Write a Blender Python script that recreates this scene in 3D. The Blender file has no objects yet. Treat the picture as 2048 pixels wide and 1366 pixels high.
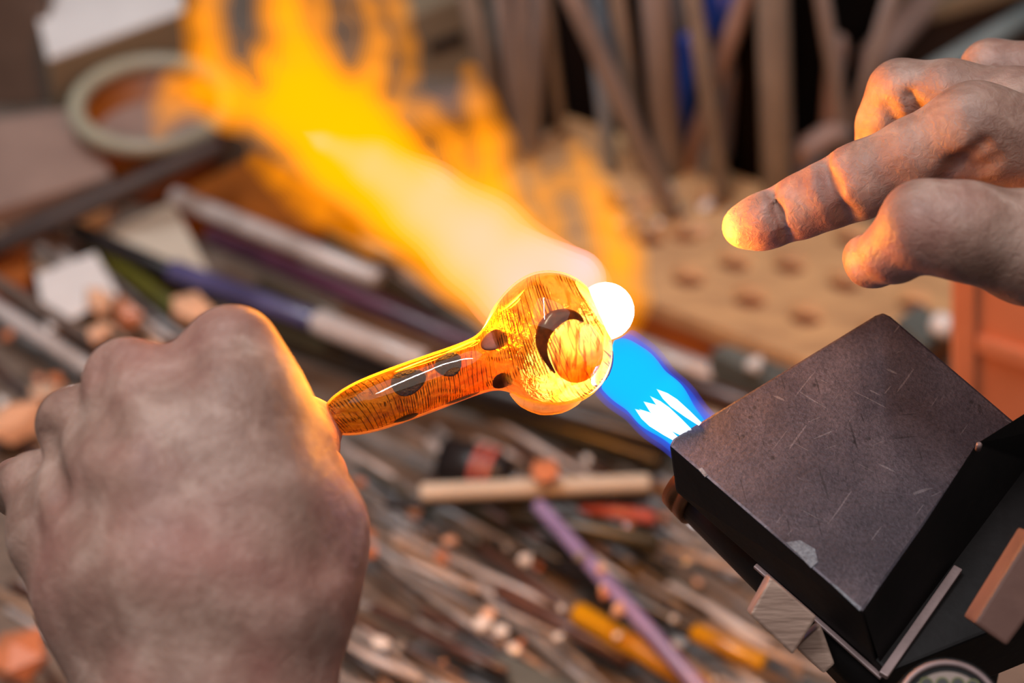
import bpy, bmesh, math, random
import numpy as np
from mathutils import Vector, Matrix

random.seed(11)
rng = np.random.default_rng(11)
SC = bpy.context.scene
COL = SC.collection

# ------------------------------------------------------------------ camera
FPX = 4780.0                                    # focal length in pixels of the 2048 x 1366 frame
CAMH = 0.80
PITCH = math.radians(40)
CAM = Vector((0, 0, CAMH))
RT = Vector((1, 0, 0))
UP = Vector((0, math.sin(PITCH), math.cos(PITCH)))
FW = Vector((0, math.cos(PITCH), -math.sin(PITCH)))
cd = bpy.data.cameras.new('camera')
cam = bpy.data.objects.new('camera', cd); COL.objects.link(cam)
cam.matrix_world = Matrix((
    (RT.x, UP.x, -FW.x, CAM.x), (RT.y, UP.y, -FW.y, CAM.y), (RT.z, UP.z, -FW.z, CAM.z), (0, 0, 0, 1)))
cd.sensor_width = 36.0
cd.lens = 36.0 * FPX / 2048
cd.clip_start = 0.01
cd.dof.use_dof = True
cd.dof.focus_distance = 0.697
cd.dof.aperture_fstop = 7.0
SC.camera = cam
SC.view_settings.view_transform = 'Standard'
SC.view_settings.look = 'None'
SC.view_settings.gamma = 1.0
SC.view_settings.use_curve_mapping = False
SC.view_settings.exposure = 0.0
SC.cycles.use_denoising = True
SC.cycles.transparent_max_bounces = 48
SC.cycles.max_bounces = 10
SC.cycles.volume_bounces = 0
SC.cycles.sample_clamp_indirect = 6.0

# ------------------------------------------------------------------ world and lamps
W = bpy.data.worlds.new('room_light'); SC.world = W; W.use_nodes = True
bg = W.node_tree.nodes['Background']
bg.inputs[0].default_value = (1.0, 0.93, 0.90, 1); bg.inputs[1].default_value = 0.11

def area(name, loc, target, sx, sy, power, col):
    l = bpy.data.lights.new(name, 'AREA'); l.shape = 'RECTANGLE'; l.size = sx; l.size_y = sy
    l.energy = power; l.color = col
    o = bpy.data.objects.new(name, l); COL.objects.link(o); o.location = loc
    o.rotation_euler = (Vector(target) - Vector(loc)).to_track_quat('-Z', 'Y').to_euler()
    return o
def point(name, loc, power, col, rad):
    l = bpy.data.lights.new(name, 'POINT'); l.energy = power; l.color = col; l.shadow_soft_size = rad
    o = bpy.data.objects.new(name, l); COL.objects.link(o); o.location = loc
    return o
area('ceiling_lamp', (-0.2, 0.2, 2.6), (0, 0.7, 0), 3.0, 2.4, 33, (1.0, 0.95, 0.93))
area('strip_lamp', (-0.47, 0.60, 1.9), (-0.03, 0.53, 0.35), 1.2, 0.03, 20, (0.92, 0.96, 1.0))

# ------------------------------------------------------------------ pixel helpers
def P(px, py, d):
    return CAM + d * (FW + RT * ((px - 1024) / FPX) - UP * ((py - 683) / FPX))
def ray(px, py):
    return FW + RT * ((px - 1024) / FPX) - UP * ((py - 683) / FPX)
def PB(px, py, z=0.0):                           # point at height z above the bench
    r = ray(px, py); t = (z - CAMH) / r.z
    return CAM + r * t
def PY(px, py, y):                               # point on the upright plane at distance y
    r = ray(px, py); t = y / r.y
    return CAM + r * t

# the flame's own light
for (q, e) in (((1005, 600, 0.711), 2.6), ((900, 470, 0.709), 2.2), ((720, 330, 0.711), 2.2), ((1240, 560, 0.706), 1.1)):
    point('flame_light', P(*q), e, (1.0, 0.33, 0.025), 0.014)
point('torch_glow', P(1290, 790, 0.70), 0.22, (0.1, 0.35, 1.0), 0.01)

# ------------------------------------------------------------------ tagging
def tag(o, label=None, cat=None, group=None, kind=None):
    if label: o['label'] = label
    if cat: o['category'] = cat
    if group: o['group'] = group
    if kind: o['kind'] = kind
    return o
def link(name, me, mat=None, parent=None):
    o = bpy.data.objects.new(name, me); COL.objects.link(o)
    if mat is not None and len(me.materials) == 0: me.materials.append(mat)
    if parent: o.parent = parent
    return o
def empty(name, loc, label, cat, group=None):
    o = bpy.data.objects.new(name, None); COL.objects.link(o); o.location = loc; o.empty_display_size = 0.02
    tag(o, label, cat, group)
    return o
def under(o, parent):                            # parent without moving the child
    o.parent = parent
    o.matrix_parent_inverse = Matrix.Translation(-parent.location)
    return o
def mesh(name, verts, faces, smooth=False):
    me = bpy.data.meshes.new(name)
    me.from_pydata([tuple(v) for v in verts], [], faces)
    me.validate(); me.update()
    bm = bmesh.new(); bm.from_mesh(me); bmesh.ops.recalc_face_normals(bm, faces=bm.faces); bm.to_mesh(me); bm.free()
    if smooth:
        me.polygons.foreach_set('use_smooth', [True] * len(me.polygons))
    return me
def bevelled(me, w, seg=2):
    bm = bmesh.new(); bm.from_mesh(me)
    bmesh.ops.bevel(bm, geom=list(bm.edges), offset=w, segments=seg, profile=0.6, affect='EDGES', clamp_overlap=True)
    bm.to_mesh(me); bm.free()
    return me
def prism(name, top, bot, bev=0.0, seg=2):       # two rings of the same length
    n = len(top)
    v = list(top) + list(bot)
    f = [list(range(n)), list(range(2 * n - 1, n - 1, -1))]
    for i in range(n):
        j = (i + 1) % n
        f.append([i, j, n + j, n + i])
    me = mesh(name, v, f)
    if bev: bevelled(me, bev, seg)
    return me
def box_axes(name, c, ax, ay, az, bev=0.0, seg=2):  # half-axis vectors
    c, ax, ay, az = Vector(c), Vector(ax), Vector(ay), Vector(az)
    top = [c + sx * ax + sy * ay + az for sx, sy in ((-1, -1), (1, -1), (1, 1), (-1, 1))]
    bot = [p - 2 * az for p in top]
    return prism(name, top, bot, bev, seg)
def frame_of(d):
    d = d.normalized()
    a = Vector((0, 0, 1)) if abs(d.z) < 0.9 else Vector((1, 0, 0))
    x = d.cross(a).normalized(); y = d.cross(x).normalized()
    return x, y
def lathe(name, a, b, prof, n=24, smooth=True, caps=True):   # prof: (t along a->b, radius)
    a, b = Vector(a), Vector(b)
    x, y = frame_of(b - a)
    v, f = [], []
    for t, r in prof:
        t, r = float(t), float(r)
        c = a.lerp(b, t)
        for k in range(n):
            th = 2 * math.pi * k / n
            v.append(c + r * (math.cos(th) * x + math.sin(th) * y))
    m = len(prof)
    for i in range(m - 1):
        for k in range(n):
            k2 = (k + 1) % n
            f.append([i * n + k, i * n + k2, (i + 1) * n + k2, (i + 1) * n + k])
    if caps:
        f.append(list(range(n))); f.append(list(range((m - 1) * n, m * n)))
    me = mesh(name, v, f)
    if smooth:
        for p in me.polygons: p.use_smooth = len(p.vertices) == 4
    return me
def rod_mesh(name, a, b, r, n=12, r2=None):
    r2 = r if r2 is None else r2
    L = (Vector(b) - Vector(a)).length; e = min(0.35 * r / L, 0.2)
    return lathe(name, a, b, ((0, r * 0.75), (e, r), (1 - e, r2), (1, r2 * 0.75)), n)
def tube_path(name, pts, rads, n=12):
    v, f = [], []
    m = len(pts)
    px_, py_ = None, None
    for i, p in enumerate(pts):
        d = (pts[min(i + 1, m - 1)] - pts[max(i - 1, 0)]).normalized()
        if px_ is None: x, y = frame_of(d)
        else:
            x = (px_ - d * px_.dot(d)).normalized(); y = d.cross(x)
        px_ = x
        for k in range(n):
            th = 2 * math.pi * k / n
            v.append(p + float(rads[i]) * (math.cos(th) * x + math.sin(th) * y))
    for i in range(m - 1):
        for k in range(n):
            k2 = (k + 1) % n
            f.append([i * n + k, i * n + k2, (i + 1) * n + k2, (i + 1) * n + k])
    f.append(list(range(n))); f.append(list(range((m - 1) * n, m * n)))
    me = mesh(name, v, f)
    for p in me.polygons: p.use_smooth = len(p.vertices) == 4
    return me

# ------------------------------------------------------------------ materials
def srgb(r, g, b):
    def c(u):
        u /= 255.0
        return u / 12.92 if u <= 0.04045 else ((u + 0.055) / 1.055) ** 2.4
    return (c(r), c(g), c(b), 1)
class NT:
    def __init__(self, name):
        self.m = bpy.data.materials.new(name); self.m.use_nodes = True
        self.t = self.m.node_tree; self.t.nodes.clear()
        self.out = self.t.nodes.new('ShaderNodeOutputMaterial')
    def n(self, kind, **kw):
        nd = self.t.nodes.new('ShaderNode' + kind)
        for k, v in kw.items():
            if k.startswith('_'): nd.inputs[k[1:]].default_value = v
            else: setattr(nd, k, v)
        return nd
    def l(self, a, b): self.t.links.new(a, b)
    def ramp(self, fac, stops):
        r = self.n('ValToRGB'); e = r.color_ramp.elements
        while len(e) < len(stops): e.new(0.5)
        for k, (p, c) in enumerate(stops):
            e[k].position = p; e[k].color = c if len(c) == 4 else (*c, 1)
        self.l(fac, r.inputs[0]); return r.outputs[0]
    def coords(self, sx=1, sy=1, sz=1, which='Object'):
        tc = self.n('TexCoord'); mp = self.n('Mapping'); mp.inputs['Scale'].default_value = (sx, sy, sz)
        self.l(tc.outputs[which], mp.inputs[0]); return mp.outputs[0]
    def noise(self, vec, scale, detail=4, rough=0.55, dist=0.0):
        nz = self.n('TexNoise'); nz.inputs['Scale'].default_value = scale; nz.inputs['Detail'].default_value = detail
        nz.inputs['Roughness'].default_value = rough; nz.inputs['Distortion'].default_value = dist
        self.l(vec, nz.inputs['Vector']); return nz.outputs['Fac']
    def mix(self, fac, a, b, mode='MIX'):
        mx = self.n('Mix', data_type='RGBA', blend_type=mode)
        for s, v in ((0, fac), (6, a), (7, b)):
            if isinstance(v, (tuple, float, int)): mx.inputs[s].default_value = v
            else: self.l(v, mx.inputs[s])
        return mx.outputs[2]
    def math(self, op, a, b=0.0):
        mt = self.n('Math', operation=op)
        for s, v in ((0, a), (1, b)):
            if isinstance(v, (float, int)): mt.inputs[s].default_value = v
            else: self.l(v, mt.inputs[s])
        return mt.outputs[0]
def surf(name, c1, c2=None, rough=0.55, metal=0.0, scale=60, bump=0.15, spec=0.5, stretch=(1, 1, 1), sss=0.0, trans=0.0, coat=0.0):
    N = NT(name)
    b = N.n('BsdfPrincipled')
    c2 = c2 or tuple(0.7 * x for x in c1[:3]) + (1,)
    v = N.coords(*stretch)
    fa = N.noise(v, scale)
    N.l(N.ramp(fa, ((0.32, c1), (0.68, c2))), b.inputs['Base Color'])
    b.inputs['Roughness'].default_value = rough; b.inputs['Metallic'].default_value = metal
    b.inputs['Specular IOR Level'].default_value = spec
    b.inputs['Transmission Weight'].default_value = trans
    b.inputs['Coat Weight'].default_value = coat
    if bump:
        bp = N.n('Bump'); bp.inputs['Strength'].default_value = bump; bp.inputs['Distance'].default_value = 0.001
        N.l(N.noise(v, scale * 4), bp.inputs['Height']); N.l(bp.outputs[0], b.inputs['Normal'])
    N.l(b.outputs[0], N.out.inputs['Surface'])
    return N.m
def flame_mat(name, src, dens, tint=(0, 0, 0)):
    """glowing gas: emits and absorbs, optically thicker towards its middle"""
    N = NT(name)
    em = N.n('Emission'); em.inputs[0].default_value = (*src, 1); em.inputs[1].default_value = dens
    ab = N.n('VolumeAbsorption'); ab.inputs[0].default_value = (*tint, 1); ab.inputs[1].default_value = dens / (1 - tint[0])
    ad = N.n('AddShader'); N.l(em.outputs[0], ad.inputs[0]); N.l(ab.outputs[0], ad.inputs[1])
    N.l(ad.outputs[0], N.out.inputs['Volume'])
    return N.m
M = {}
M['bench'] = surf('bench_wood', srgb(126, 110, 98), srgb(76, 64, 56), 0.7, scale=25, stretch=(1, 3, 1))
M['wall'] = surf('dark_wall', srgb(26, 15, 11), srgb(14, 8, 6), 0.9, scale=8, spec=0.1)
M['floor'] = surf('floor_grey', srgb(80, 72, 66), srgb(60, 54, 50), 0.7, scale=8)
M['board_wood'] = surf('board_wood', srgb(205, 160, 112), srgb(165, 125, 88), 0.65, scale=30, stretch=(1, 4, 1))
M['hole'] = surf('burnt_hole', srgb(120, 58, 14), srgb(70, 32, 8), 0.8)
M['orange_wood'] = surf('orange_wood', srgb(170, 88, 10), srgb(120, 58, 6), 0.6, scale=30)
M['pale'] = surf('pale_glass', srgb(200, 190, 188), srgb(150, 140, 136), 0.22, scale=40, bump=0.05)
M['clear'] = surf('clear_glass', srgb(170, 164, 162), srgb(118, 112, 110), 0.18, scale=60, bump=0.05, trans=0.35)
M['tan'] = surf('tan_glass', srgb(184, 154, 130), srgb(130, 104, 88), 0.28, scale=40, bump=0.05)
M['standrod'] = surf('upright_glass', srgb(166, 154, 152), srgb(126, 116, 114), 0.3, scale=14, bump=0.03)
M['standrod2'] = surf('upright_glass_brown', srgb(156, 142, 130), srgb(116, 104, 96), 0.3, scale=14, bump=0.03)
M['standrod3'] = surf('upright_glass_pink', srgb(186, 156, 146), srgb(142, 116, 108), 0.3, scale=14, bump=0.03)
M['bluegrey'] = surf('blue_grey_glass', srgb(150, 160, 170), srgb(100, 106, 116), 0.2, scale=14, bump=0.03)
M['violet'] = surf('violet_glass', srgb(88, 84, 128), srgb(62, 58, 92), 0.25, scale=30, bump=0.03)
M['lavender'] = surf('lavender_glass', srgb(150, 132, 176), srgb(116, 100, 140), 0.25, scale=30, bump=0.03)
M['plum'] = surf('plum_glass', srgb(84, 44, 66), srgb(50, 26, 42), 0.3, scale=30, bump=0.03)
M['olive'] = surf('olive_glass', srgb(98, 96, 34), srgb(60, 60, 20), 0.3, scale=30, bump=0.03)
M['darkolive'] = surf('dark_olive_glass', srgb(58, 50, 30), srgb(36, 30, 20), 0.35, scale=30, bump=0.03)
M['black'] = surf('black_glass', srgb(40, 34, 34), srgb(22, 18, 20), 0.35, scale=30, bump=0.03)
M['brown'] = surf('brown_glass', srgb(92, 62, 52), srgb(56, 38, 34), 0.3, scale=30, bump=0.03)
M['yellow'] = surf('amber_glass', srgb(200, 142, 10), srgb(150, 100, 8), 0.25, scale=30, bump=0.03)
M['red'] = surf('coral_glass', srgb(190, 96, 84), srgb(140, 66, 60), 0.3, scale=30, bump=0.03)
M['paper'] = surf('cream_paper', srgb(196, 184, 168), srgb(168, 154, 138), 0.8, scale=12, bump=0.1)
M['white'] = surf('white_card', srgb(225, 218, 216), srgb(200, 192, 190), 0.7, scale=10)
M['beige'] = surf('beige_card', srgb(150, 132, 108), srgb(120, 104, 84), 0.8, scale=10)
M['greybrown'] = surf('grey_brown_board', srgb(112, 94, 84), srgb(88, 72, 64), 0.8, scale=14)
M['pinkbrown'] = surf('pink_brown_block', srgb(150, 122, 110), srgb(118, 94, 86), 0.8, scale=14)
M['rim'] = surf('grey_green_rim', srgb(170, 162, 140), srgb(136, 128, 112), 0.45, scale=14)
M['tub'] = surf('orange_plastic', srgb(150, 78, 6), srgb(104, 54, 4), 0.5, scale=14)
M['crate'] = surf('crate_plastic', srgb(240, 152, 112), srgb(222, 136, 96), 0.45, scale=14, bump=0.05)
M['darkbar'] = surf('dark_bar', srgb(66, 50, 46), srgb(44, 32, 30), 0.6, scale=20)
M['blue'] = surf('blue_plastic', srgb(28, 72, 170), srgb(18, 46, 120), 0.4, scale=20)
M['teal'] = surf('grey_teal', srgb(150, 162, 164), srgb(116, 128, 130), 0.35, scale=20)
M['darkteal'] = surf('slate_tile', srgb(92, 96, 92), srgb(66, 68, 66), 0.6, scale=20)
M['steel'] = surf('brushed_steel', srgb(176, 146, 130), srgb(140, 112, 98), 0.5, metal=0.3, scale=30, stretch=(1, 14, 1), bump=0.3)
M['copper'] = surf('heated_copper', srgb(150, 100, 66), srgb(96, 60, 40), 0.4, metal=0.8, scale=30, stretch=(1, 9, 1))
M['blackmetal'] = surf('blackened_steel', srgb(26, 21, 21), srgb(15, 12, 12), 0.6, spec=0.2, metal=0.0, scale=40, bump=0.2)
M['lipmetal'] = surf('grey_flange', srgb(150, 126, 124), srgb(120, 100, 98), 0.5, metal=0.3, scale=60)
M['pinkmetal'] = surf('copper_block', srgb(112, 78, 68), srgb(88, 58, 50), 0.6, metal=0.0, scale=50)
M['cream'] = surf('cream_enamel', srgb(150, 128, 118), srgb(118, 100, 92), 0.5, scale=40)

# ------------------------------------------------------------------ signed distance modelling (bodies that are one skin)
KP = 1 / FPX
def cs(px, py, d):                              # pixel + depth -> camera space (right, up, depth)
    return np.array([(px - 1024) * d * KP, -(py - 683) * d * KP, d])
def to_world(V):
    R = np.array([RT[:], UP[:], FW[:]])
    return V @ R + np.array(CAM[:])
class Field:
    def __init__(self, lo, hi, h, zs=1.0, zc=0.7):
        self.h = h; self.lo = np.array(lo)
        n = np.ceil((np.array(hi) - self.lo) / h).astype(int) + 1
        self.ax = [(self.lo[k] + h * np.arange(n[k])).astype(np.float32) for k in range(3)]
        self.X = self.ax[0][:, None, None]; self.Y = self.ax[1][None, :, None]
        self.zs, self.zc = zs, zc
        self.Z = ((self.ax[2] - zc) * zs + zc)[None, None, :].astype(np.float32)
        self.F = np.full(tuple(n), 1.0, np.float32)
    def cap(self, a, b, ra, rb):
        a2 = a.copy(); b2 = b.copy()
        a2[2] = (a[2] - self.zc) * self.zs + self.zc; b2[2] = (b[2] - self.zc) * self.zs + self.zc
        d = b2 - a2; L2 = float(d @ d) + 1e-12
        t = ((self.X - a2[0]) * d[0] + (self.Y - a2[1]) * d[1] + (self.Z - a2[2]) * d[2]) / L2
        np.clip(t, 0, 1, out=t)
        r = ra + (rb - ra) * t
        q = np.sqrt((self.X - a2[0] - d[0] * t) ** 2 + (self.Y - a2[1] - d[1] * t) ** 2 + (self.Z - a2[2] - d[2] * t) ** 2)
        return q - r
    def add(self, D, k):
        hh = np.clip(0.5 + 0.5 * (self.F - D) / k, 0, 1)
        self.F = self.F + (D - self.F) * hh - k * hh * (1 - hh)
    def cut(self, D, k):                        # smooth subtraction
        hh = np.clip(0.5 - 0.5 * (self.F + D) / k, 0, 1)
        self.F = self.F + (-D - self.F) * hh + k * hh * (1 - hh)
    def chain(self, pts, k):                    # pts: (px, py, depth, radius px)
        for p, q in zip(pts[:-1], pts[1:]):
            self.add(self.cap(cs(*p[:3]), cs(*q[:3]), p[3] * p[2] * KP, q[3] * q[2] * KP), k)
    def groove(self, pts, k):
        for p, q in zip(pts[:-1], pts[1:]):
            self.cut(self.cap(cs(*p[:3]), cs(*q[:3]), p[3] * p[2] * KP, q[3] * q[2] * KP), k)
    def slit(self, pts, k):                     # a cut right through in depth
        for p, q in zip(pts[:-1], pts[1:]):
            a, b = cs(p[0], p[1], 0.706), cs(q[0], q[1], 0.706)
            d = (b - a)[:2]; t = np.clip(((self.X - a[0]) * d[0] + (self.Y - a[1]) * d[1]) / float(d @ d), 0, 1)
            D = np.sqrt((self.X - a[0] - d[0] * t) ** 2 + (self.Y - a[1] - d[1] * t) ** 2) - (p[2] + (q[2] - p[2]) * t) * 0.706 * KP
            self.cut(np.broadcast_to(D, self.F.shape), k)
    def surface(self, level=0.0):
        F = self.F - level; S = F < 0
        n = F.shape
        acc = np.zeros((n[0] - 1, n[1] - 1, n[2] - 1, 3), np.float32); cnt = np.zeros(acc.shape[:3], np.float32)
        I = [slice(0, -1), slice(1, None)]
        def corner(A, c): return A[I[c[0]], I[c[1]], I[c[2]]]
        for ax in range(3):
            for u in (0, 1):
                for v in (0, 1):
                    c0 = [0, 0, 0]; o = [a for a in range(3) if a != ax]
                    c0[o[0]] = u; c0[o[1]] = v; c1 = list(c0); c1[ax] = 1
                    f0 = corner(F, c0); f1 = corner(F, c1)
                    m = corner(S, c0) != corner(S, c1)
                    den = np.where(m, f0 - f1, 1.0)
                    t = np.where(m, f0 / den, 0)
                    cnt += m
                    acc[..., ax] += t * m
                    acc[..., o[0]] += u * m; acc[..., o[1]] += v * m
        act = cnt > 0
        idx = -np.ones(act.shape, np.int64); idx[act] = np.arange(act.sum())
        base = np.argwhere(act).astype(np.float32)
        V = self.lo + self.h * (base + acc[act] / cnt[act][:, None])
        faces = []
        for ax in range(3):
            o = [a for a in range(3) if a != ax]
            A = [slice(None)] * 3; B = [slice(None)] * 3
            A[ax] = slice(0, -1); B[ax] = slice(1, None)
            ch = S[tuple(A)] != S[tuple(B)]
            ins = S[tuple(A)]
            e = np.argwhere(ch)
            ok = (e[:, o[0]] > 0) & (e[:, o[1]] > 0) & (e[:, o[0]] < n[o[0]] - 1) & (e[:, o[1]] < n[o[1]] - 1)
            e = e[ok]
            q = []
            for du, dv in ((1, 1), (0, 1), (0, 0), (1, 0)):
                c = e.copy(); c[:, o[0]] -= du; c[:, o[1]] -= dv
                q.append(idx[c[:, 0], c[:, 1], c[:, 2]])
            q = np.stack(q, 1)
            flip = ins[e[:, 0], e[:, 1], e[:, 2]]
            if ax == 1: flip = ~flip
            q[~flip] = q[~flip][:, ::-1]
            faces.append(q)
        Q = np.concatenate(faces)
        return V, Q
def np_mesh(name, V, Q, smooth=True):
    me = bpy.data.meshes.new(name)
    k = Q.shape[1]
    a, b, c = V[Q[:, 0]], V[Q[:, 1]], V[Q[:, 2]]
    ctr = V.mean(0)
    if np.einsum('ij,ij->i', a - ctr, np.cross(b - ctr, c - ctr)).sum() < 0: Q = Q[:, ::-1]
    Q = np.ascontiguousarray(Q)
    me.vertices.add(len(V)); me.vertices.foreach_set('co', np.asarray(V, np.float32).ravel())
    me.loops.add(Q.size); me.loops.foreach_set('vertex_index', Q.ravel().astype(np.int32))
    me.polygons.add(len(Q)); me.polygons.foreach_set('loop_start', np.arange(0, Q.size, k, dtype=np.int32))
    me.polygons.foreach_set('use_smooth', np.ones(len(Q), bool))
    me.update(calc_edges=True); me.validate()
    return me

# ================================================================== ROOM
def plain_box(name, lo, hi, m, parent=None):
    lo, hi = Vector(lo), Vector(hi); c = (lo + hi) / 2; h = (hi - lo) / 2
    return link(name, box_axes(name, c, (h.x, 0, 0), (0, h.y, 0), (0, 0, h.z)), m, parent)
tag(plain_box('floor', (-2, -1.2, -0.95), (2, 1.7, -0.9), M['floor']), kind='structure')
tag(plain_box('wall_back', (-2, 1.56, -0.9), (2, 1.66, 2.6), M['wall']), kind='structure')

bench = empty('workbench', (0, 0.9, -0.9), 'brown wooden workbench littered with glass rods and cullet', 'workbench')
under(plain_box('bench_top', (-1.1, 0.45, -0.04), (1.1, 1.5, 0.0), M['bench']), bench)
for sx in (-1, 1):
    for yy in (0.52, 1.42):
        under(plain_box('leg', (sx * 1.0 - 0.035, yy - 0.035, -0.9), (sx * 1.0 + 0.035, yy + 0.035, -0.04), M['bench']), bench)

# ================================================================== THINGS LYING ON THE BENCH
PLACED = []                                      # (ax, ay, bx, by, r, z) laid so far
def seg_dist(a, b, c, d):
    def pt(p, q, r):
        l2 = (r[0] - q[0]) ** 2 + (r[1] - q[1]) ** 2
        t = 0 if l2 == 0 else max(0, min(1, ((p[0] - q[0]) * (r[0] - q[0]) + (p[1] - q[1]) * (r[1] - q[1])) / l2))
        return math.hypot(p[0] - q[0] - t * (r[0] - q[0]), p[1] - q[1] - t * (r[1] - q[1]))
    def cr(o, u, v): return (u[0] - o[0]) * (v[1] - o[1]) - (u[1] - o[1]) * (v[0] - o[0])
    if cr(a, b, c) * cr(a, b, d) < 0 and cr(c, d, a) * cr(c, d, b) < 0: return 0.0
    return min(pt(a, c, d), pt(b, c, d), pt(c, a, b), pt(d, a, b))
def rest(p0, p1, r):
    """height at which a rod between two pixels rests on what lies there already"""
    z = r
    for it in range(3):
        a, b = PB(*p0, z), PB(*p1, z)
        zz = r
        for (ax, ay, bx, by, rr, zc) in PLACED:
            dd = seg_dist((a.x, a.y), (b.x, b.y), (ax, ay), (bx, by))
            if dd < r + rr: zz = max(zz, zc + math.sqrt(max((r + rr) ** 2 - dd * dd, 0)) + 0.0002)
        if abs(zz - z) < 0.0005: z = zz; break
        z = zz
    a, b = PB(*p0, z), PB(*p1, z)
    PLACED.append((a.x, a.y, b.x, b.y, r, z))
    return a, b
def lying_rod(p0, p1, wpx, m, label, cat='glass rod', group=None, name='glass_rod', bore=False):
    mid = PB((p0[0] + p1[0]) / 2, (p0[1] + p1[1]) / 2, 0.01)
    r = 0.5 * wpx * (mid - CAM).length * KP * 0.95
    a, b = rest(p0, p1, r)
    o = link(name, rod_mesh(name, a, b, r, 14), M[m])
    return tag(o, label, cat, group)

CW = {'pale': 'milky pale', 'clear': 'clear grey', 'tan': 'tan', 'brown': 'brown', 'black': 'black', 'darkolive': 'dark olive'}
MARKS = ((1240, 1190, 'the lavender rod'), (1280, 1300, 'the thick amber rod'), (1130, 1250, 'the dark brown rod'), (1060, 975, 'the tan stick'),
         (950, 935, 'the dark jar'), (1060, 1345, 'the slate tile'), (720, 1150, 'the thumb edge'), (720, 1330, 'the wrist edge'), (1240, 1024, 'the coral rod'),
         (1450, 1290, 'the short amber rod'), (1260, 1195, 'the crossed black rod'), (880, 1130, 'the pile centre'), (860, 1290, 'the pile front'),
         (1420, 1100, 'the torch barrel'), (1580, 1350, 'the steel valve block'), (150, 600, 'the grey card'), (330, 500, 'the cream paper'), (290, 570, 'the olive rod'),
         (100, 640, 'the grey parallel rods'), (200, 690, 'the fist knuckles'), (40, 840, 'the outer knuckle'), (60, 1300, 'the wrist'), (520, 600, 'the violet bar'),
         (700, 590, 'the plum rod'), (740, 690, 'the short pink tube'), (930, 770, 'the dark olive bar'), (550, 470, 'the thick pale tube'))
def near(px, py):
    a, b = sorted(MARKS, key=lambda m: (m[0] - px) ** 2 + (m[1] - py) ** 2)[:2]
    return a[2] + ' towards ' + b[2]
# pile of thin rods of no particular colour
def scatter_rods(n, x0, x1, y0, y1, lens, mats, label, group, ang=(22, 42), wid=(9, 24)):
    for i in range(n):
        x = random.uniform(x0, x1); y = random.uniform(y0, y1)
        L = random.uniform(*lens); t = math.radians(random.uniform(*ang))
        dx, dy = L * math.cos(t) / 2, L * math.sin(t) / 2
        wd, mt = random.uniform(*wid), random.choice(mats)
        kind_ = ('short ' if L < lens[0] + 0.3 * (lens[1] - lens[0]) else 'long ' if L > lens[0] + 0.75 * (lens[1] - lens[0]) else '') + ('thin ' if wd < 14 else 'thick ' if wd > 20 else '')
        lb = kind_ + CW[mt] + ' glass rod near ' + near(x, y)
        lying_rod((x - dx, y - dy), (x + dx, y + dy), wd, mt, lb, 'glass rod', group)
scatter_rods(105, 640, 1500, 880, 1420, (150, 520), ['pale', 'clear', 'clear', 'tan', 'clear', 'pale'],
             'thin pale glass rod in the loose pile on the bench below the flame', 'pale rods in the pile below the flame')
scatter_rods(22, 640, 1460, 900, 1400, (120, 340), ['brown', 'black', 'brown', 'darkolive'],
             'thin dark glass rod among the pale ones in the pile below the flame', 'dark rods in the pile below the flame')
scatter_rods(24, -60, 330, 560, 900, (140, 380), ['pale', 'tan', 'brown', 'clear'],
             'thin glass rod lying on the bench beyond the gripping fist', 'rods beyond the gripping fist', ang=(25, 45))
scatter_rods(26, 330, 1000, 440, 760, (150, 420), ['tan', 'brown', 'pale', 'darkolive'],
             'thin glass rod lying under the long coloured bars', 'rods under the coloured bars', ang=(18, 34))
scatter_rods(14, -60, 160, 1120, 1400, (140, 330), ['pale', 'tan', 'brown'],
             'thin glass rod on the bench beside the wrist of the gripping fist', 'rods beside the wrist', ang=(20, 60))
scatter_rods(16, 1400, 1750, 1080, 1420, (120, 300), ['tan', 'brown', 'pale'],
             'thin glass rod on the bench under the torch block', 'rods under the torch block', ang=(18, 40))

def slab(name, quad, z0, z1, m, label, cat, group=None, bev=0.001):
    top = [PB(x, y, z1) for x, y in quad]
    bot = [Vector((p.x, p.y, z0)) for p in top]
    return tag(link(name, prism(name, top, bot, bev), M[m]), label, cat, group)
# papers / cards
slab('paper_sheet', ((215, 462), (345, 402), (428, 562), (330, 548)), 0.020, 0.0215, 'paper', 'cream paper sheet under the violet bar', 'paper')
slab('paper_sheet', ((72, 548), (190, 504), (238, 588), (95, 662)), 0.020, 0.0215, 'white', 'pale grey card between the dark box and the olive rod', 'card')
# named bars, oldest first
lying_rod((-40, 545), (215, 700), 30, 'greybrown', 'grey rod running to the fist, upper of two parallel ones', 'glass rod')
lying_rod((-40, 595), (190, 745), 34, 'pale', 'grey rod running to the fist, lower of two parallel ones', 'glass rod')
lying_rod((345, 392), (760, 560), 42, 'pale', 'thick pale glass tube ending beside the orange tub', 'glass tube')
lying_rod((165, 475), (395, 650), 36, 'olive', 'olive green glass rod crossing beneath the violet bar', 'glass rod')
lying_rod((415, 470), (980, 705), 40, 'plum', 'dark plum glass rod passing under the flame', 'glass rod')
lying_rod((520, 650), (1330, 925), 66, 'darkolive', 'thick dark bar running from the fist towards the torch', 'bar', name='dark_bar')
lying_rod((700, 705), (1400, 905), 46, 'black', 'thick black bar beside the dark olive bar under the glass pipe', 'bar', name='dark_bar')
lying_rod((145, 458), (395, 565), 38, 'black', 'black rod end meeting the violet bar', 'glass rod')
lying_rod((340, 538), (700, 668), 44, 'violet', 'violet blue glass bar lying behind the fist', 'glass rod')
lying_rod((628, 640), (850, 728), 52, 'pale', 'short pale pink glass tube lying above the glass pipe neck', 'glass tube')
lying_rod((1200, 668), (1432, 755), 56, 'pale', 'pale glass tube end beside the blue flame', 'glass tube')
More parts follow.
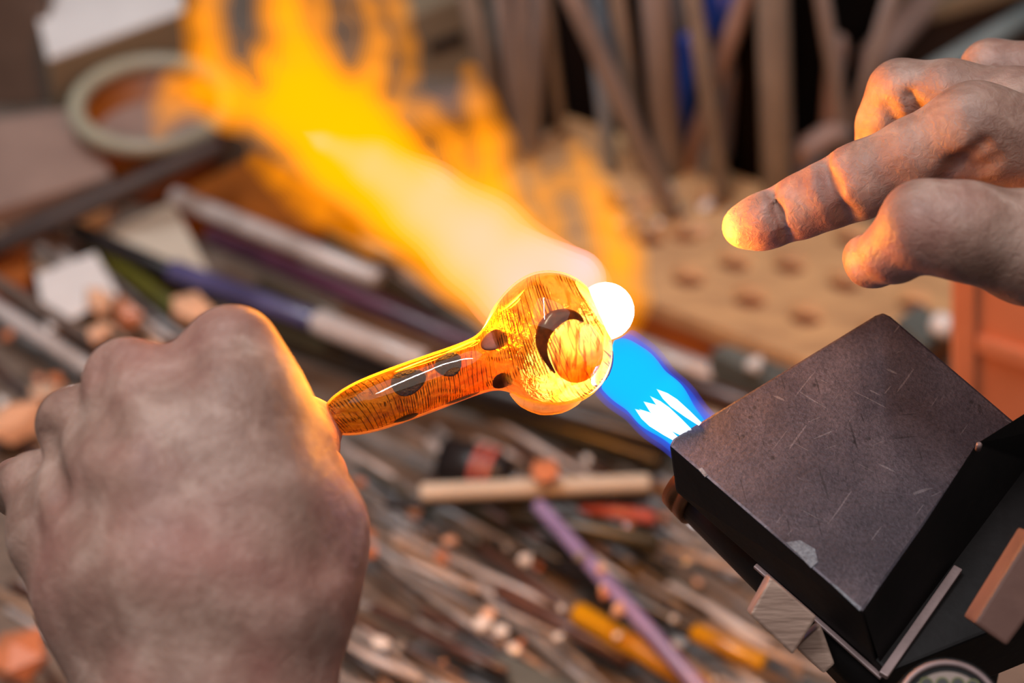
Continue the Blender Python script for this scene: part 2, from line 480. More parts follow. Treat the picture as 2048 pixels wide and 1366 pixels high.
lying_rod((1280, 735), (1620, 850), 46, 'brown', 'brown rod lying between the blue flame and the torch block', 'glass rod')
lying_rod((1290, 800), (1560, 880), 40, 'tan', 'tan rod lying beneath the blue flame', 'glass rod')
lying_rod((-40, 405), (115, 462), 34, 'black', 'black rod end on the yellow scraps beside the grey block', 'glass rod')
# lower field
lying_rod((1015, 1025), (1320, 1088), 42, 'darkolive', 'dark olive rod beneath the tan stick', 'glass rod')
lying_rod((1160, 1012), (1310, 1036), 30, 'red', 'short coral red rod beneath the tan stick', 'glass rod')
lying_rod((1125, 1128), (1390, 1262), 36, 'black', 'black rod crossed by the lavender rod', 'glass rod')
lying_rod((995, 1180), (1262, 1322), 38, 'brown', 'dark brown rod with rounded end beside the amber rod', 'glass rod')
lying_rod((1150, 1222), (1420, 1385), 48, 'yellow', 'thick amber yellow rod beside the brown rod', 'glass rod')
lying_rod((1385, 1262), (1530, 1330), 40, 'yellow', 'short amber yellow rod under the torch block', 'glass rod')
lying_rod((770, 1008), (1300, 992), 24, 'black', 'black rod lying along the underside of the tan stick', 'glass rod')
lying_rod((1075, 1008), (1420, 1400), 32, 'lavender', 'long lavender glass rod slanting across the pile', 'glass rod')
lying_rod((840, 985), (1300, 966), 38, 'paper', 'flat grey tan stick lying almost level across the pile', 'stick', name='wooden_stick')
slab('slate_tile', ((960, 1330), (1010, 1305), (1160, 1372), (1110, 1420)), 0.03, 0.034, 'darkteal', 'slate grey tile piece at the front of the pile', 'tile')
# dark jar lying on its side with reddish bands
jar = empty('glass_jar', PB(950, 940, 0.02), 'dark jar with red brown bands lying under the glass pipe', 'jar')
ja, jb = PB(880, 915, 0.035), PB(1015, 955, 0.035)
under(link('jar_body', lathe('jar_body', ja, jb, ((0, 0.006), (0.05, 0.011), (0.8, 0.012), (0.9, 0.009), (1, 0.009)), 20), M['black']), jar)
for t in (0.55, 0.72):
    under(link('band', lathe('band', ja.lerp(jb, t), ja.lerp(jb, t + 0.1), ((0, 0.0122), (1, 0.0122)), 20), M['red']), jar)

# ------------------------------------------------------------------ glass crumbs
def shard_mesh(seed):
    r = random.Random(seed)
    bm = bmesh.new(); bmesh.ops.create_icosphere(bm, subdivisions=1, radius=1)
    for v in bm.verts: v.co *= r.uniform(0.6, 1.25)
    me = bpy.data.meshes.new('cullet'); bm.to_mesh(me); bm.free(); return me
shards = [shard_mesh(k) for k in range(5)]
GL = {}
for nm, c in (('white', srgb(235, 228, 224)), ('peach', srgb(240, 186, 150)), ('rust', srgb(206, 130, 92)), ('grey', srgb(150, 140, 132))):
    GL[nm] = surf('cullet_' + nm, c, None, 0.12, scale=200, bump=0, spec=0.8)
def crumb(px, py, size, col, label, group=None):
    a, b = rest((px, py), (px + 1, py), size * 0.7)
    o = bpy.data.objects.new('glass_cullet', random.choice(shards).copy()); COL.objects.link(o)
    o.data.materials.append(GL[col])
    o.location = a; o.scale = (size, size * random.uniform(0.6, 1), size * 0.75); o.rotation_euler = (0, 0, random.uniform(0, 6))
    return tag(o, label, 'glass piece', group)
SW = {'white': 'whitish', 'peach': 'peach', 'rust': 'rusty', 'grey': 'grey'}
def loose_crumb(px, py, size, group):
    c = random.choice(('white', 'peach', 'rust', 'grey'))
    sz = 'tiny ' if size < 0.0026 else 'small ' if size < 0.0037 else 'bigger '
    crumb(px, py, size, c, sz + SW[c] + ' glass crumb lying near ' + near(px, py), group)
for i in range(64):
    loose_crumb(random.uniform(690, 1480), random.uniform(900, 1366), random.uniform(0.0018, 0.0045), 'crumbs over the rod pile')
for i in range(22):
    loose_crumb(random.uniform(0, 330), random.uniform(560, 900), random.uniform(0.002, 0.006), 'crumbs beyond the fist')
for px, py, s, c, lb in ((380, 628, 0.014, 'peach', 'large peach lit glass lump just above the fist knuckles'),
                         (205, 600, 0.011, 'peach', 'rounded pinkish glass lump beside the olive rod'),
                         (255, 625, 0.011, 'rust', 'rusty glass lump beside the rounded pinkish lump'),
                         (200, 670, 0.008, 'peach', 'small peach lump close to the knuckles'),
                         (20, 845, 0.016, 'peach', 'big peach lump at the outer side of the fist'),
                         (90, 790, 0.010, 'peach', 'peach lump right behind the outer knuckle'),
                         (1085, 950, 0.009, 'rust', 'orange glass lump at the end of the dark jar'),
                         (30, 1320, 0.016, 'rust', 'orange lit lump beside the wrist'),
                         (1030, 1300, 0.004, 'white', 'bright white glass bead near the slate tile'),
                         (965, 1248, 0.005, 'white', 'whitish glass bead up from the slate tile, larger of two'),
                         (1000, 1262, 0.004, 'white', 'whitish glass bead up from the slate tile, smaller of two'),
                         (742, 1252, 0.004, 'rust', 'orange glass bead close to the wrist edge'),
                         (765, 1288, 0.005, 'white', 'whitish bead beneath the orange one by the wrist edge'),
                         (1358, 1286, 0.004, 'white', 'white glass bead lying against the lavender rod'),
                         (1052, 1120, 0.004, 'white', 'white glass bead halfway along the lavender rod')):
    crumb(px, py, s, c, lb)

# ================================================================== ROD BLOCK (drilled plank) AND UPRIGHT RODS
ZB = 0.034
fl, fr = PB(1262, 588, ZB), PB(1560, 702, ZB)
u = (fr - fl); u.z = 0; u.normalize(); w = Vector((-u.y, u.x, 0))
org = fl - u * 0.11
LEN = (PB(1900, 640, ZB) - org).dot(u); WID = (PB(1300, 288, ZB) - org).dot(w)
def pl(a, b, z): return Vector((org.x + u.x * a + w.x * b, org.y + u.y * a + w.y * b, z))
block = empty('rod_block', pl(LEN / 2, WID / 2, 0.0), 'pale wooden plank drilled with rod holes, orange front edge', 'rod holder')
pm = box_axes('plank', pl(LEN / 2, WID / 2, ZB - 0.005), u * LEN / 2, w * WID / 2, (0, 0, 0.005), 0.001)
plank = link('plank', pm, M['board_wood'])
base = link('plank_base', box_axes('plank_base', pl(LEN / 2, WID / 2, 0.012), u * (LEN / 2 - 0.002), w * (WID / 2 - 0.002), (0, 0, 0.0118), 0.001), M['orange_wood'])
under(plank, block); under(base, block)
holes_px = [(1580, 525), (1612, 628), (1500, 592), (1828, 600), (1378, 552), (1300, 470), (1370, 462), (1700, 470), (1690, 560), (1470, 520), (1760, 660), (1240, 400), (1420, 400)]
cutters = []
for hx, hy in holes_px:
    c = PB(hx, hy, ZB)
    cm = lathe('cut', c - Vector((0, 0, 0.009)), c + Vector((0, 0, 0.01)), ((0, 0.0098), (1, 0.0098)), 18)
    co = link('cut', cm); cutters.append(co)
    md = plank.modifiers.new('hole', 'BOOLEAN'); md.object = co; md.operation = 'DIFFERENCE'; md.solver = 'EXACT'
dg = bpy.context.evaluated_depsgraph_get()
nm = bpy.data.meshes.new_from_object(plank.evaluated_get(dg)); plank.modifiers.clear(); plank.data = nm
for co in cutters: bpy.data.objects.remove(co)
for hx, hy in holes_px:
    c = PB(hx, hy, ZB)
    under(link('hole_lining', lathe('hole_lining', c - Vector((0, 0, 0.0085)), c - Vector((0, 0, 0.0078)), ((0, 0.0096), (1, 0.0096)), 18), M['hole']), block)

# dark cabinet standing on the bench right behind the plank
aL, aR = (PB(1000, 215, 0) - org).dot(u), (PB(1628, 380, 0) - org).dot(u)
cab = empty('cabinet', pl((aL + aR) / 2, WID + 0.07, 0), 'dark brown cabinet in deep shade behind the upright glass rods', 'cabinet')
am = (aL + aR) / 2; ah = (aR - aL) / 2
def cab_box(nm, a0, a1, b0, b1, z0, z1):
    return under(link(nm, box_axes(nm, pl((a0 + a1) / 2, (b0 + b1) / 2, (z0 + z1) / 2), u * (a1 - a0) / 2, w * (b1 - b0) / 2, (0, 0, (z1 - z0) / 2), 0.001), M['wall']), cab)
cab_box('body', aL, aR, WID + 0.024, WID + 0.134, 0.0, 0.40)
cab_box('door', aL + 0.004, am - 0.002, WID + 0.018, WID + 0.0238, 0.006, 0.394)
cab_box('door', am + 0.002, aR - 0.004, WID + 0.018, WID + 0.0238, 0.006, 0.394)
def upright(xt, yt, xb, yb, wpx, m, label, lean=0.0, zb=ZB, name='glass_rod', cat='glass rod'):
    b = PB(xb, yb, zb + 0.001)
    yy = b.y + lean
    ext = -0.9
    xe, ye = xt + (xb - xt) * ext * 0.6, yt + (yb - yt) * ext * 0.6
    t = PY(xe, ye, yy)
    r = 0.5 * wpx * (b - CAM).length * KP
    return tag(link(name, rod_mesh(name, b, t, r, 14), M[m]), label, cat)
ups = [
 (945, 20, 1002, 250, 40, 'standrod2', 'brownish upright rod leaning outermost on the flame side of the block'),
 (1006, 0, 1040, 300, 30, 'standrod', 'upright rod just inside the outermost brownish one'),
 (1042, 0, 1052, 320, 27, 'standrod', 'slim upright rod in the tight bunch near the flame'),
 (1076, 0, 1066, 290, 32, 'standrod', 'upright rod tilted against the tight bunch near the flame'),
 (1095, 20, 1124, 270, 22, 'standrod2', 'thin upright rod at the far side of the tight bunch'),
 (1148, 0, 1345, 430, 40, 'standrod', 'long upright rod leaning steeply, its foot far forward on the plank'),
 (1195, 0, 1268, 300, 28, 'bluegrey', 'grey upright rod half hidden by the steep leaning one'),
 (1236, 0, 1285, 340, 34, 'standrod2', 'upright rod beside the steep leaning one'),
 (1312, 0, 1338, 340, 60, 'standrod', 'thick upright tube near the middle of the block'),
 (1386, 0, 1448, 400, 36, 'standrod2', 'upright rod leaning beside the blue cap'),
 (1355, 0, 1392, 250, 20, 'standrod', 'thin upright rod behind the leaning one by the blue cap'),
 (1480, 20, 1375, 330, 36, 'standrod3', 'pinkish rod crossing the other uprights the opposite way'),
 (1545, 0, 1556, 400, 64, 'standrod2', 'thickest upright tube standing before the black gap'),
 (1645, 0, 1698, 330, 30, 'standrod', 'upright rod nearest the pointing hand'),
 (1760, 70, 1690, 300, 30, 'standrod', 'grey rod leaning away by the pointing hand'),
 (1668, 160, 1655, 320, 38, 'standrod3', 'short pink rod beneath the white cups'),
]
for k, (a, b, c, d, wd, m, lb) in enumerate(ups):
    upright(a, b, c, d, wd, m, lb, lean=-0.012 * (k % 3))
upright(1205, 190, 1222, 340, 30, 'bluegrey', 'bluish grey short rod at the foot of the steep leaning one')
upright(1452, 120, 1404, 350, 22, 'bluegrey', 'thin bluish rod behind the pinkish crossing one')

# ================================================================== THINGS FURTHER BACK
def standing_box(name, quad_px, y, depth, m, label, cat, parts=None):
    """upright box: front face through four pixels on the plane at distance y"""
    front = [PY(px, py, y) for px, py in quad_px]
    for p in front: p.z = max(p.z, 0.0005)
    back = [p + Vector((0, depth, 0)) for p in front]
    return tag(link(name, prism(name, front, back, 0.0015), M[m]), label, cat)
# grey-brown board at the left edge and the block before it
standing_box('board', ((-200, -120), (62, -120), (148, 330), (-160, 400)), 1.17, 0.02, 'greybrown', 'grey brown upright board in front of the white carton', 'board')
slab('stone_block', ((-120, 250), (150, 215), (225, 350), (-30, 425)), 0.0, 0.03, 'pinkbrown', 'pinkish brown block lying at the foot of the grey board', 'block')
# carton with white top and beige side
cart = empty('carton', PB(240, 130, 0), 'carton with white top and beige side behind the orange tub', 'carton')
cq = [PB(96, 118, 0.06), PB(370, 20, 0.06), PB(330, -190, 0.06), PB(30, -150, 0.06)]
cb = [Vector((p.x, p.y, 0.0)) for p in cq]
under(link('carton_side', prism('carton_side', [p - Vector((0, 0, 0.002)) for p in cq], cb, 0.001), M['beige']), cart)
under(link('carton_lid', prism('carton_lid', cq, [p - Vector((0, 0, 0.0019)) for p in cq], 0.0005), M['white']), cart)
# orange tub with thick grey-green rim
tub = empty('tub', PB(330, 260, 0), 'round orange tub with thick grey green rim beside the flame', 'tub')
tc = PB(305, 208, 0.045)
R0 = (PB(452, 208, 0.045) - PB(150, 208, 0.045)).length / 2
under(link('tub_body', lathe('tub_body', Vector((tc.x, tc.y, 0.0)), tc, ((0, R0 * 0.8), (0.08, R0 * 0.86), (1, R0 * 0.99), (1, R0 * 0.93), (0.35, R0 * 0.86), (0.33, 0.001)), 40, caps=True), M['tub']), tub)
ring = [tc + Vector((math.cos(t) * R0, math.sin(t) * R0, 0)) for t in np.linspace(0, 2 * math.pi, 49).tolist()]
under(link('tub_rim', tube_path('tub_rim', ring, [0.0052] * 49, 10), M['rim']), tub)
under(link('tub_contents', lathe('tub_contents', Vector((tc.x, tc.y, 0.016)), Vector((tc.x, tc.y, 0.024)), ((0, R0 * 0.85), (1, R0 * 0.84)), 32), M['pinkbrown']), tub)
# second orange piece right of it (the bench end plank)
slab('orange_plank', ((330, 400), (520, 300), (720, 430), (560, 470)), 0.0, 0.022, 'tub', 'orange brown plank between the tub and the pale tube', 'plank')
# dark bar crossing before the tub
da, db = PB(445, 290, 0.062), PB(-40, 508, 0.030)
tag(link('dark_bar', rod_mesh('dark_bar', da, db, 0.0056, 12), M['darkbar']), 'dark metal bar leaning across the front of the orange tub', 'bar')
slab('wood_scrap', ((40, 420), (130, 385), (215, 420), (120, 455)), 0.0, 0.012, 'board_wood', 'yellowish wood scrap beside the black rod end', 'wood scrap')
slab('wood_scrap', ((-30, 440), (50, 430), (60, 500), (-30, 520)), 0.0, 0.012, 'board_wood', 'yellowish wood scrap under the dark bar end', 'wood scrap')
slab('dark_box', ((-60, 510), (58, 480), (60, 560), (-60, 600)), 0.0, 0.02, 'orange_wood', 'small brown box under the end of the dark bar', 'box')
crumb(100, 355, 0.010, 'grey', 'dark lump on top of the pinkish block')
# beige machine with dark slot behind the flame
mach = empty('socket_box', PB(880, 100, 0), 'beige box with a dark slot behind the flame', 'box')
mf = [PY(800, 40, 1.2), PY(925, -10, 1.2), PY(975, 190, 1.2), PY(800, 200, 1.2)]
under(link('box_body', prism('box_body', mf, [p + Vector((0, 0.1, 0)) for p in mf], 0.002), M['beige']), mach)
sl = [PY(855, 88, 1.199), PY(925, 62, 1.199), PY(930, 88, 1.199), PY(858, 112, 1.199)]
under(link('slot', prism('slot', sl, [p + Vector((0, 0.004, 0)) for p in sl]), M['black']), mach)
slab('shelf_board', ((790, 205), (930, 170), (1010, 215), (800, 250)), 0.0, 0.02, 'pinkbrown', 'pinkish board at the foot of the beige slotted box', 'board')
# blue cap and blue bottle among the uprights
def capsule_thing(name, px, py, y, rpx, hpx, m, label, cat):
    a, b = PY(px, py + hpx, y), PY(px, py, y)
    r = rpx * (a - CAM).length * KP
    return tag(link(name, lathe(name, a, b, ((0, r * 0.9), (0.1, r), (0.75, r), (0.85, r * 0.6), (1, r * 0.55)), 18), M[m]), label, cat)
bp0 = PB(1428, 318, ZB + 0.0005)
blue = empty('spray_bottle', bp0, 'slim bottle with blue cap standing at the back of the drilled plank', 'bottle')
bt = PY(1440, 70, bp0.y)
under(link('bottle_body', lathe('bottle_body', bp0, Vector((bp0.x, bp0.y, bt.z)), ((0, 0.008), (0.05, 0.009), (0.7, 0.009), (0.95, 0.006), (1, 0.006)), 18), M['standrod3']), blue)
under(link('cap', lathe('cap', Vector((bp0.x, bp0.y, bt.z)), Vector((bp0.x, bp0.y, bt.z + 0.04)), ((0, 0.0085), (0.1, 0.0105), (1, 0.0105)), 18), M['blue']), blue)
tag(link('marker_pen', rod_mesh('marker_pen', PB(1374, 300, ZB + 0.001), PY(1374, 70, PB(1374, 300, ZB).y), 0.0045, 12), M['blue']), 'slim blue pen standing between two upright rods', 'pen')
for px, lb in ((1638, 'white cup nearer the thickest upright tube'), (1700, 'white cup behind the upright rod nearest the hand')):
    a = PY(px, 140, 1.21); b = PY(px, 84, 1.21)
    tag(link('paper_cup', lathe('paper_cup', Vector((a.x, a.y, 0.0)), b, ((0, 0.0075), (0.96, 0.0098), (1, 0.0103), (1, 0.009), (0.3, 0.0075), (0.3, 0.001)), 20), M['white']), lb, 'cup')
standing_box('tool_case', ((1600, -120), (1790, -160), (1790, 200), (1600, 190)), 1.30, 0.08, 'wall', 'black case standing behind the white cups', 'case')
# top right: brown box, beige lid, grey tube, pale pipe
bx = empty('storage_box', PB(1950, 100, 0), 'dark brown storage box with beige lid behind the pointing hand', 'box')
fq = [PY(1770, 60, 1.16), PY(2250, -75, 1.16), PY(2250, 240, 1.16), PY(1740, 250, 1.16)]
for p in fq: p.z = max(p.z, 0.0005)
under(link('box_body', prism('box_body', fq, [p + Vector((0, 0.12, 0)) for p in fq], 0.002), M['darkbar']), bx)
lq = [PY(1790, 38, 1.15), PY(2260, -110, 1.15), PY(2260, -72, 1.15), PY(1790, 66, 1.15)]
under(link('lid', prism('lid', lq, [p + Vector((0, 0.13, 0)) for p in lq], 0.001), M['beige']), bx)
tag(link('glass_tube', rod_mesh('glass_tube', PB(1855, 150, 0.075), PB(2140, -20, 0.075), 0.0062, 14), M['teal']), 'pale grey green tube slanting above the ring finger', 'glass tube')
tag(link('glass_tube', rod_mesh('glass_tube', PB(1735, 130, 0.07), PB(1880, -30, 0.08), 0.0095, 14), M['standrod3']), 'pale pink tube slanting up beside the brown storage box', 'glass tube')
tag(link('glass_rod', rod_mesh('glass_rod', PB(1750, 120, 0.06), PB(1672, -40, 0.07), 0.0075, 14), M['tan']), 'tan rod leaning against the pale pink tube', 'glass rod')
crumb(1770, 45, 0.006, 'rust', 'orange glowing bead of glass at the foot of the pale pink tube').location = PB(1768, 48, 0.082)
crumb(1745, 18, 0.008, 'white', 'whitish glass lump above the orange bead').location = PB(1745, 12, 0.075)
slab('wood_scrap', ((1770, 95), (1900, 130), (1830, 200), (1740, 160)), 0.0, 0.03, 'olive', 'olive green strip behind the bent middle finger', 'strip')
# pale curved glass piece + blue glass dish behind the index finger
cp = [PB(1590, 330, 0.05), PB(1610, 300, 0.058), PB(1650, 272, 0.06), PB(1690, 262, 0.06)]
tag(link('glass_curl', tube_path('glass_curl', cp, [0.006, 0.0065, 0.0065, 0.006], 12), M['standrod3']), 'pale curved glass piece resting behind the index finger', 'glass piece')
dish = PB(1610, 345, ZB + 0.001)
tag(link('glass_dish', lathe('glass_dish', dish, dish + Vector((0, 0, 0.010)), ((0, 0.012), (1, 0.017), (1, 0.0155), (0.3, 0.011), (0.25, 0.001)), 24), M['bluegrey']), 'small pale blue dish on the plank behind the index finger', 'dish')
# crumbs on the plank
for i in range(26):
    px, py = random.uniform(1210, 1480), random.uniform(370, 480)
    o = crumb(px, py, random.uniform(0.0015, 0.004), random.choice(('white', 'peach', 'grey')), 'tiny glass crumb on the drilled plank near the upright rods', 'crumbs on the drilled plank')
    o.location = PB(px, py, ZB + 0.002)
# grey clip with bright end at the plank's end, metal piece in front of the plank
clip = empty('metal_clip', PB(1830, 650, 0.04), 'grey metal clip with bright tip beside the orange crate', 'clip')
cc = [PB(1790, 640, 0.043), PB(1840, 605, 0.043), PB(1900, 650, 0.043), PB(1850, 690, 0.043)]
under(link('clip_body', prism('clip_body', cc, [p - Vector((0, 0, 0.008)) for p in cc], 0.0015), M['darkteal']), clip)
under(link('clip_tip', rod_mesh('clip_tip', PB(1868, 642, 0.049), PB(1905, 660, 0.049), 0.006, 12), M['white']), clip)
slab('metal_plate', ((1420, 700), (1500, 672), (1640, 720), (1560, 775)), 0.0, 0.026, 'darkteal', 'grey metal piece lying before the orange plank edge', 'metal piece')
crumb(1505, 725, 0.006, 'white', 'white glass bit on the grey metal piece').location = PB(1505, 728, 0.030)
# orange crate
crate = empty('crate', PB(1990, 800, 0), 'orange plastic crate with crossing ribs beside the drilled plank', 'crate')
cy = 0.80
def crate_pt(px, py, off=0.0): 
    p = PY(px, py, cy + (px - 1900) * 0.00006); return p - Vector((0, off, 0))
q = [crate_pt(1905, 500), crate_pt(2350, 500), crate_pt(2350, 960), crate_pt(1905, 960)]
under(link('crate_wall', prism('crate_wall', q, [p + Vector((0, 0.004, 0)) for p in q]), M['crate']), crate)
def strip(x0, y0, x1, y1, x2, y2, x3, y3, o=0.005, nm='rib'):
    qq = [crate_pt(x0, y0, o), crate_pt(x1, y1, o), crate_pt(x2, y2, o), crate_pt(x3, y3, o)]
    under(link(nm, prism(nm, qq, [p + Vector((0, o - 0.0003, 0)) for p in qq], 0.0006), M['crate']), crate)
strip(1903, 500, 1945, 500, 1945, 960, 1903, 960)
strip(1950, 662, 2340, 790, 2340, 820, 1950, 690)
strip(2120, 500, 2160, 500, 2160, 960, 2120, 960)

# ================================================================== TORCH
PN = (-FW * 0.788 + UP * 0.616).normalized()
PO = P(1345, 893, 0.690)
def T(px, py, off=0.0):                          # point on the torch's top plane, off metres above it
    r = ray(px, py); o = PO + PN * off
    return CAM + r * ((o - CAM).dot(PN) / r.dot(PN))
torch = empty('bench_torch', (T(1900, 1200).x, T(1900, 1200).y, 0.0), 'dark steel bench torch block on a post, blue flame at its nozzle', 'torch')
def N_plate():
    N = NT('torch_top_steel')
    b = N.n('BsdfPrincipled'); b.inputs['Metallic'].default_value = 0.55
    v = N.coords()
    base = N.ramp(N.noise(v, 28, 5, 0.6), ((0.28, srgb(44, 38, 46)), (0.5, srgb(64, 56, 63)), (0.74, srgb(88, 77, 82))))
    fine = N.ramp(N.noise(v, 700, 3, 0.7), ((0.30, (0.55, 0.55, 0.55)), (0.55, (1, 1, 1)), (0.8, (1.2, 1.2, 1.25))))
    c = N.mix(1.0, base, fine, 'MULTIPLY')
    # dark specks
    vo = N.n('TexVoronoi'); vo.inputs['Scale'].default_value = 230; N.l(v, vo.inputs['Vector'])
    sp = N.ramp(vo.outputs['Distance'], ((0.10, (1, 1, 1)), (0.20, (0, 0, 0))))
    gate = N.ramp(N.noise(v, 60, 2), ((0.50, (0, 0, 0)), (0.62, (1, 1, 1))))
    c = N.mix(N.math('MULTIPLY', sp, N.math('MULTIPLY', gate, 0.75)), c, srgb(30, 25, 27))
    # scratches: thin stretched noise lines in several directions
    for rot, colr, a0 in ((0.35, srgb(140, 130, 134), 0.735), (1.1, srgb(24, 20, 22), 0.72), (1.9, srgb(150, 142, 144), 0.74), (2.6, srgb(24, 20, 22), 0.73), (2.95, srgb(140, 134, 138), 0.745)):
        tc_ = N.n('TexCoord'); mp = N.n('Mapping', vector_type='TEXTURE'); mp.inputs['Scale'].default_value = (13, 1, 1); mp.inputs['Rotation'].default_value = (0, 0, rot)
        mp.inputs['Location'].default_value = (rot * 3, rot, 0)
        N.l(tc_.outputs['Object'], mp.inputs[0])
        ln = N.ramp(N.noise(mp.outputs[0], 800, 1.0, 0.4, 0.4), ((a0, (0, 0, 0)), (a0 + 0.015, (1, 1, 1))))
        c = N.mix(N.math('MULTIPLY', ln, 0.24 if colr[0] > 0.1 else 0.55), c, colr)
    N.l(c, b.inputs['Base Color'])
    ro = N.ramp(N.noise(v, 90, 4), ((0.3, (0.42, 0.42, 0.42)), (0.7, (0.62, 0.62, 0.62))))
    N.l(ro, b.inputs['Roughness'])
    bp = N.n('Bump'); bp.inputs['Strength'].default_value = 0.25; bp.inputs['Distance'].default_value = 0.0006
    N.l(N.noise(v, 900, 3, 0.6), bp.inputs['Height']); N.l(bp.outputs[0], b.inputs['Normal'])
    N.l(b.outputs[0], N.out.inputs['Surface'])
    return N.m
M['plate'] = N_plate()
topc = [(1338, 890), (1346, 876), (1750, 630), (1766, 624), (1782, 632), (2040, 852), (1955, 900), (1725, 1224)]
thick = [0.0165, 0.0165, 0.0165, 0.0165, 0.0165, 0.02, 0.024, 0.024]
top = [T(x, y) for x, y in topc]
bot = [p - PN * t for p, t in zip(top, thick)]
bot[0] = T(1352, 985, -0.0165); bot[1] = T(1352, 975, -0.0165); bot[7] = T(1757, 1340, -0.024)
mid = [T(1320, 918, -0.004), T(1336, 893, -0.004)]
pmz = prism('torch_plate', top, bot, 0.0)
bevelled(pmz, 0.0011, 2)
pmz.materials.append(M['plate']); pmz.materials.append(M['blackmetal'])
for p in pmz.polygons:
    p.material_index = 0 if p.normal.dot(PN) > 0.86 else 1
tx = (T(1500, 790) - T(1345, 885)).normalized(); ty = PN.cross(tx).normalized()
TM = Matrix(((tx.x, ty.x, PN.x, PO.x), (tx.y, ty.y, PN.y, PO.y), (tx.z, ty.z, PN.z, PO.z), (0, 0, 0, 1)))
pmz.transform(TM.inverted())
po_ = under(link('torch_plate', pmz), torch); po_.matrix_basis = TM
M['chip'] = surf('chipped_steel', srgb(112, 118, 126), srgb(72, 72, 80), 0.5, metal=0.2, scale=900)
for quad in (((1572, 1085), (1600, 1080), (1630, 1098), (1636, 1124), (1622, 1136), (1600, 1112)), ((1660, 1166), (1672, 1170), (1722, 1216), (1720, 1222)), ((1396, 938), (1404, 935), (1416, 950), (1410, 954))):
    tq = [T(x, y, 0.00012) for x, y in quad]
    under(link('edge_chip', prism('edge_chip', tq, [p - PN * 0.0004 for p in tq]), M['chip']), torch)
# raised housing behind
eA = [T(1727, 1226, -0.0006), T(1833, 1071, 0.003), T(1952, 888, 0.008), T(2140, 770, 0.008)]
eB = [T(1764, 1340, -0.023), T(1912, 1134, -0.022), T(2064, 925, -0.021), T(2270, 820, -0.021)]
eC = [T(1745, 1240, -0.0255), T(1900, 1040, -0.030), T(2040, 850, -0.034), T(2220, 760, -0.034)]
hv = eA + eB + eC
hf = []
for i in range(3):
    for r0, r1 in ((0, 4), (4, 8), (8, 0)):
        hf.append([r0 + i, r0 + i + 1, r1 + i + 1, r1 + i])
hf += [[0, 4, 8], [3, 7, 11]]
under(link('housing', bevelled(mesh('housing', hv, hf), 0.0005, 2), M['blackmetal']), torch)
# body below plate, dark
bo = [T(1560, 1120, -0.020), T(1765, 800, -0.020), T(2150, 900, -0.020), T(2260, 1150, -0.020), T(1775, 1345, -0.020)]
under(link('lower_body', prism('lower_body', bo, [p - PN * 0.03 for p in bo], 0.001), M['blackmetal']), torch)
# V shaped flange
def bar(a, b, wid, hgt, nm, m, par=torch, bev=0.0004):
    d = (b - a); x = d.normalized(); s = x.cross(PN).normalized()
    return under(link(nm, box_axes(nm, (a + b) / 2, d / 2, s * wid, PN * hgt, bev), M[m]), par)
bar(T(1510, 1131, -0.0205), T(1764, 1356, -0.0243), 0.0008, 0.0006, 'flange', 'lipmetal')
bar(T(1766, 1352, -0.0200), T(1916, 1137, -0.0185), 0.0014, 0.0010, 'flange', 'lipmetal')
# barrel with copper nozzle ring
ba, bb = T(1388, 966, -0.030), T(1784, 1362, -0.034)
bd = (bb - ba)
under(link('barrel', lathe('barrel', ba, bb, ((0, 0.0098), (1, 0.0098)), 28), M['blackmetal']), torch)
nz = under(link('nozzle_ring', lathe('nozzle_ring', ba - bd * 0.03, ba + bd * 0.075, ((0, 0.0098), (0.02, 0.0108), (0.45, 0.0110), (0.48, 0.0104), (0.55, 0.0104), (0.58, 0.0110), (0.97, 0.0110), (1, 0.0100)), 32), M['copper']), torch)
# steel valve block under the flange
def camslab(quad, d, thick_, nm, m, bev=0.0006, par=torch, tilt=0.0):
    f = [P(x, y, d) for x, y in quad]; bk = [p + FW * thick_ - UP * tilt for p in f]
    return under(link(nm, prism(nm, f, bk, bev), M[m]), par)
camslab(((1541, 1154), (1634, 1234), (1586, 1309), (1500, 1229)), 0.664, 0.011, 'valve_block', 'steel', 0.0007)
camslab(((1592, 1296), (1642, 1250), (1670, 1328), (1648, 1348)), 0.672, 0.010, 'valve_stem', 'steel', 0.0007)
camslab(((1948, 1246), (2062, 1062), (2140, 1120), (2014, 1292)), 0.640, 0.016, 'side_block', 'pinkmetal', 0.001)
# round knob with dial face
kc = P(1898, 1428, 0.628)
kn = (-FW * 0.93 + UP * 0.36).normalized()
def disc(r0, r1, z0, z1, nm, m):
    return under(link(nm, lathe(nm, kc + kn * z0, kc + kn * z1, ((0, r1), (1, r0)), 40), M[m]), torch)
disc(0.0150, 0.0155, -0.010, 0.0, 'knob', 'blackmetal')
rg = []
kx, ky = frame_of(kn)
rg = [kc + kn * 0.0003 + 0.0136 * (math.cos(t) * kx + math.sin(t) * ky) for t in np.linspace(0, 2 * math.pi, 49).tolist()]
under(link('knob_ring', tube_path('knob_ring', rg, [0.0008] * 49, 8), M['lipmetal']), torch)
disc(0.0112, 0.0113, -0.0002, 0.0006, 'dial_face', 'cream')
for px in (1853, 1885, 1916, 1946):
    r = ray(px, 1368 if px < 1930 else 1372); hp = CAM + r * ((kc + kn * 0.0007 - CAM).dot(kn) / r.dot(kn))
    under(link('dial_dot_edge', lathe('dial_dot_edge', hp - kn * 0.0003, hp + kn * 0.0001, ((0, 0.0019), (1, 0.0019)), 14), M['olive']), torch)
    under(link('dial_dot', lathe('dial_dot', hp - kn * 0.0003, hp + kn * 0.0003, ((0, 0.0014), (1, 0.0014)), 12), M['black']), torch)
# fastening screw on the housing
sc0 = T(1958, 890, 0.0105)
under(link('screw', lathe('screw', sc0 - PN * 0.002, sc0 + PN * 0.0008, ((0, 0.0009), (0.8, 0.0009), (1, 0.0005)), 12), M['lipmetal']), torch)
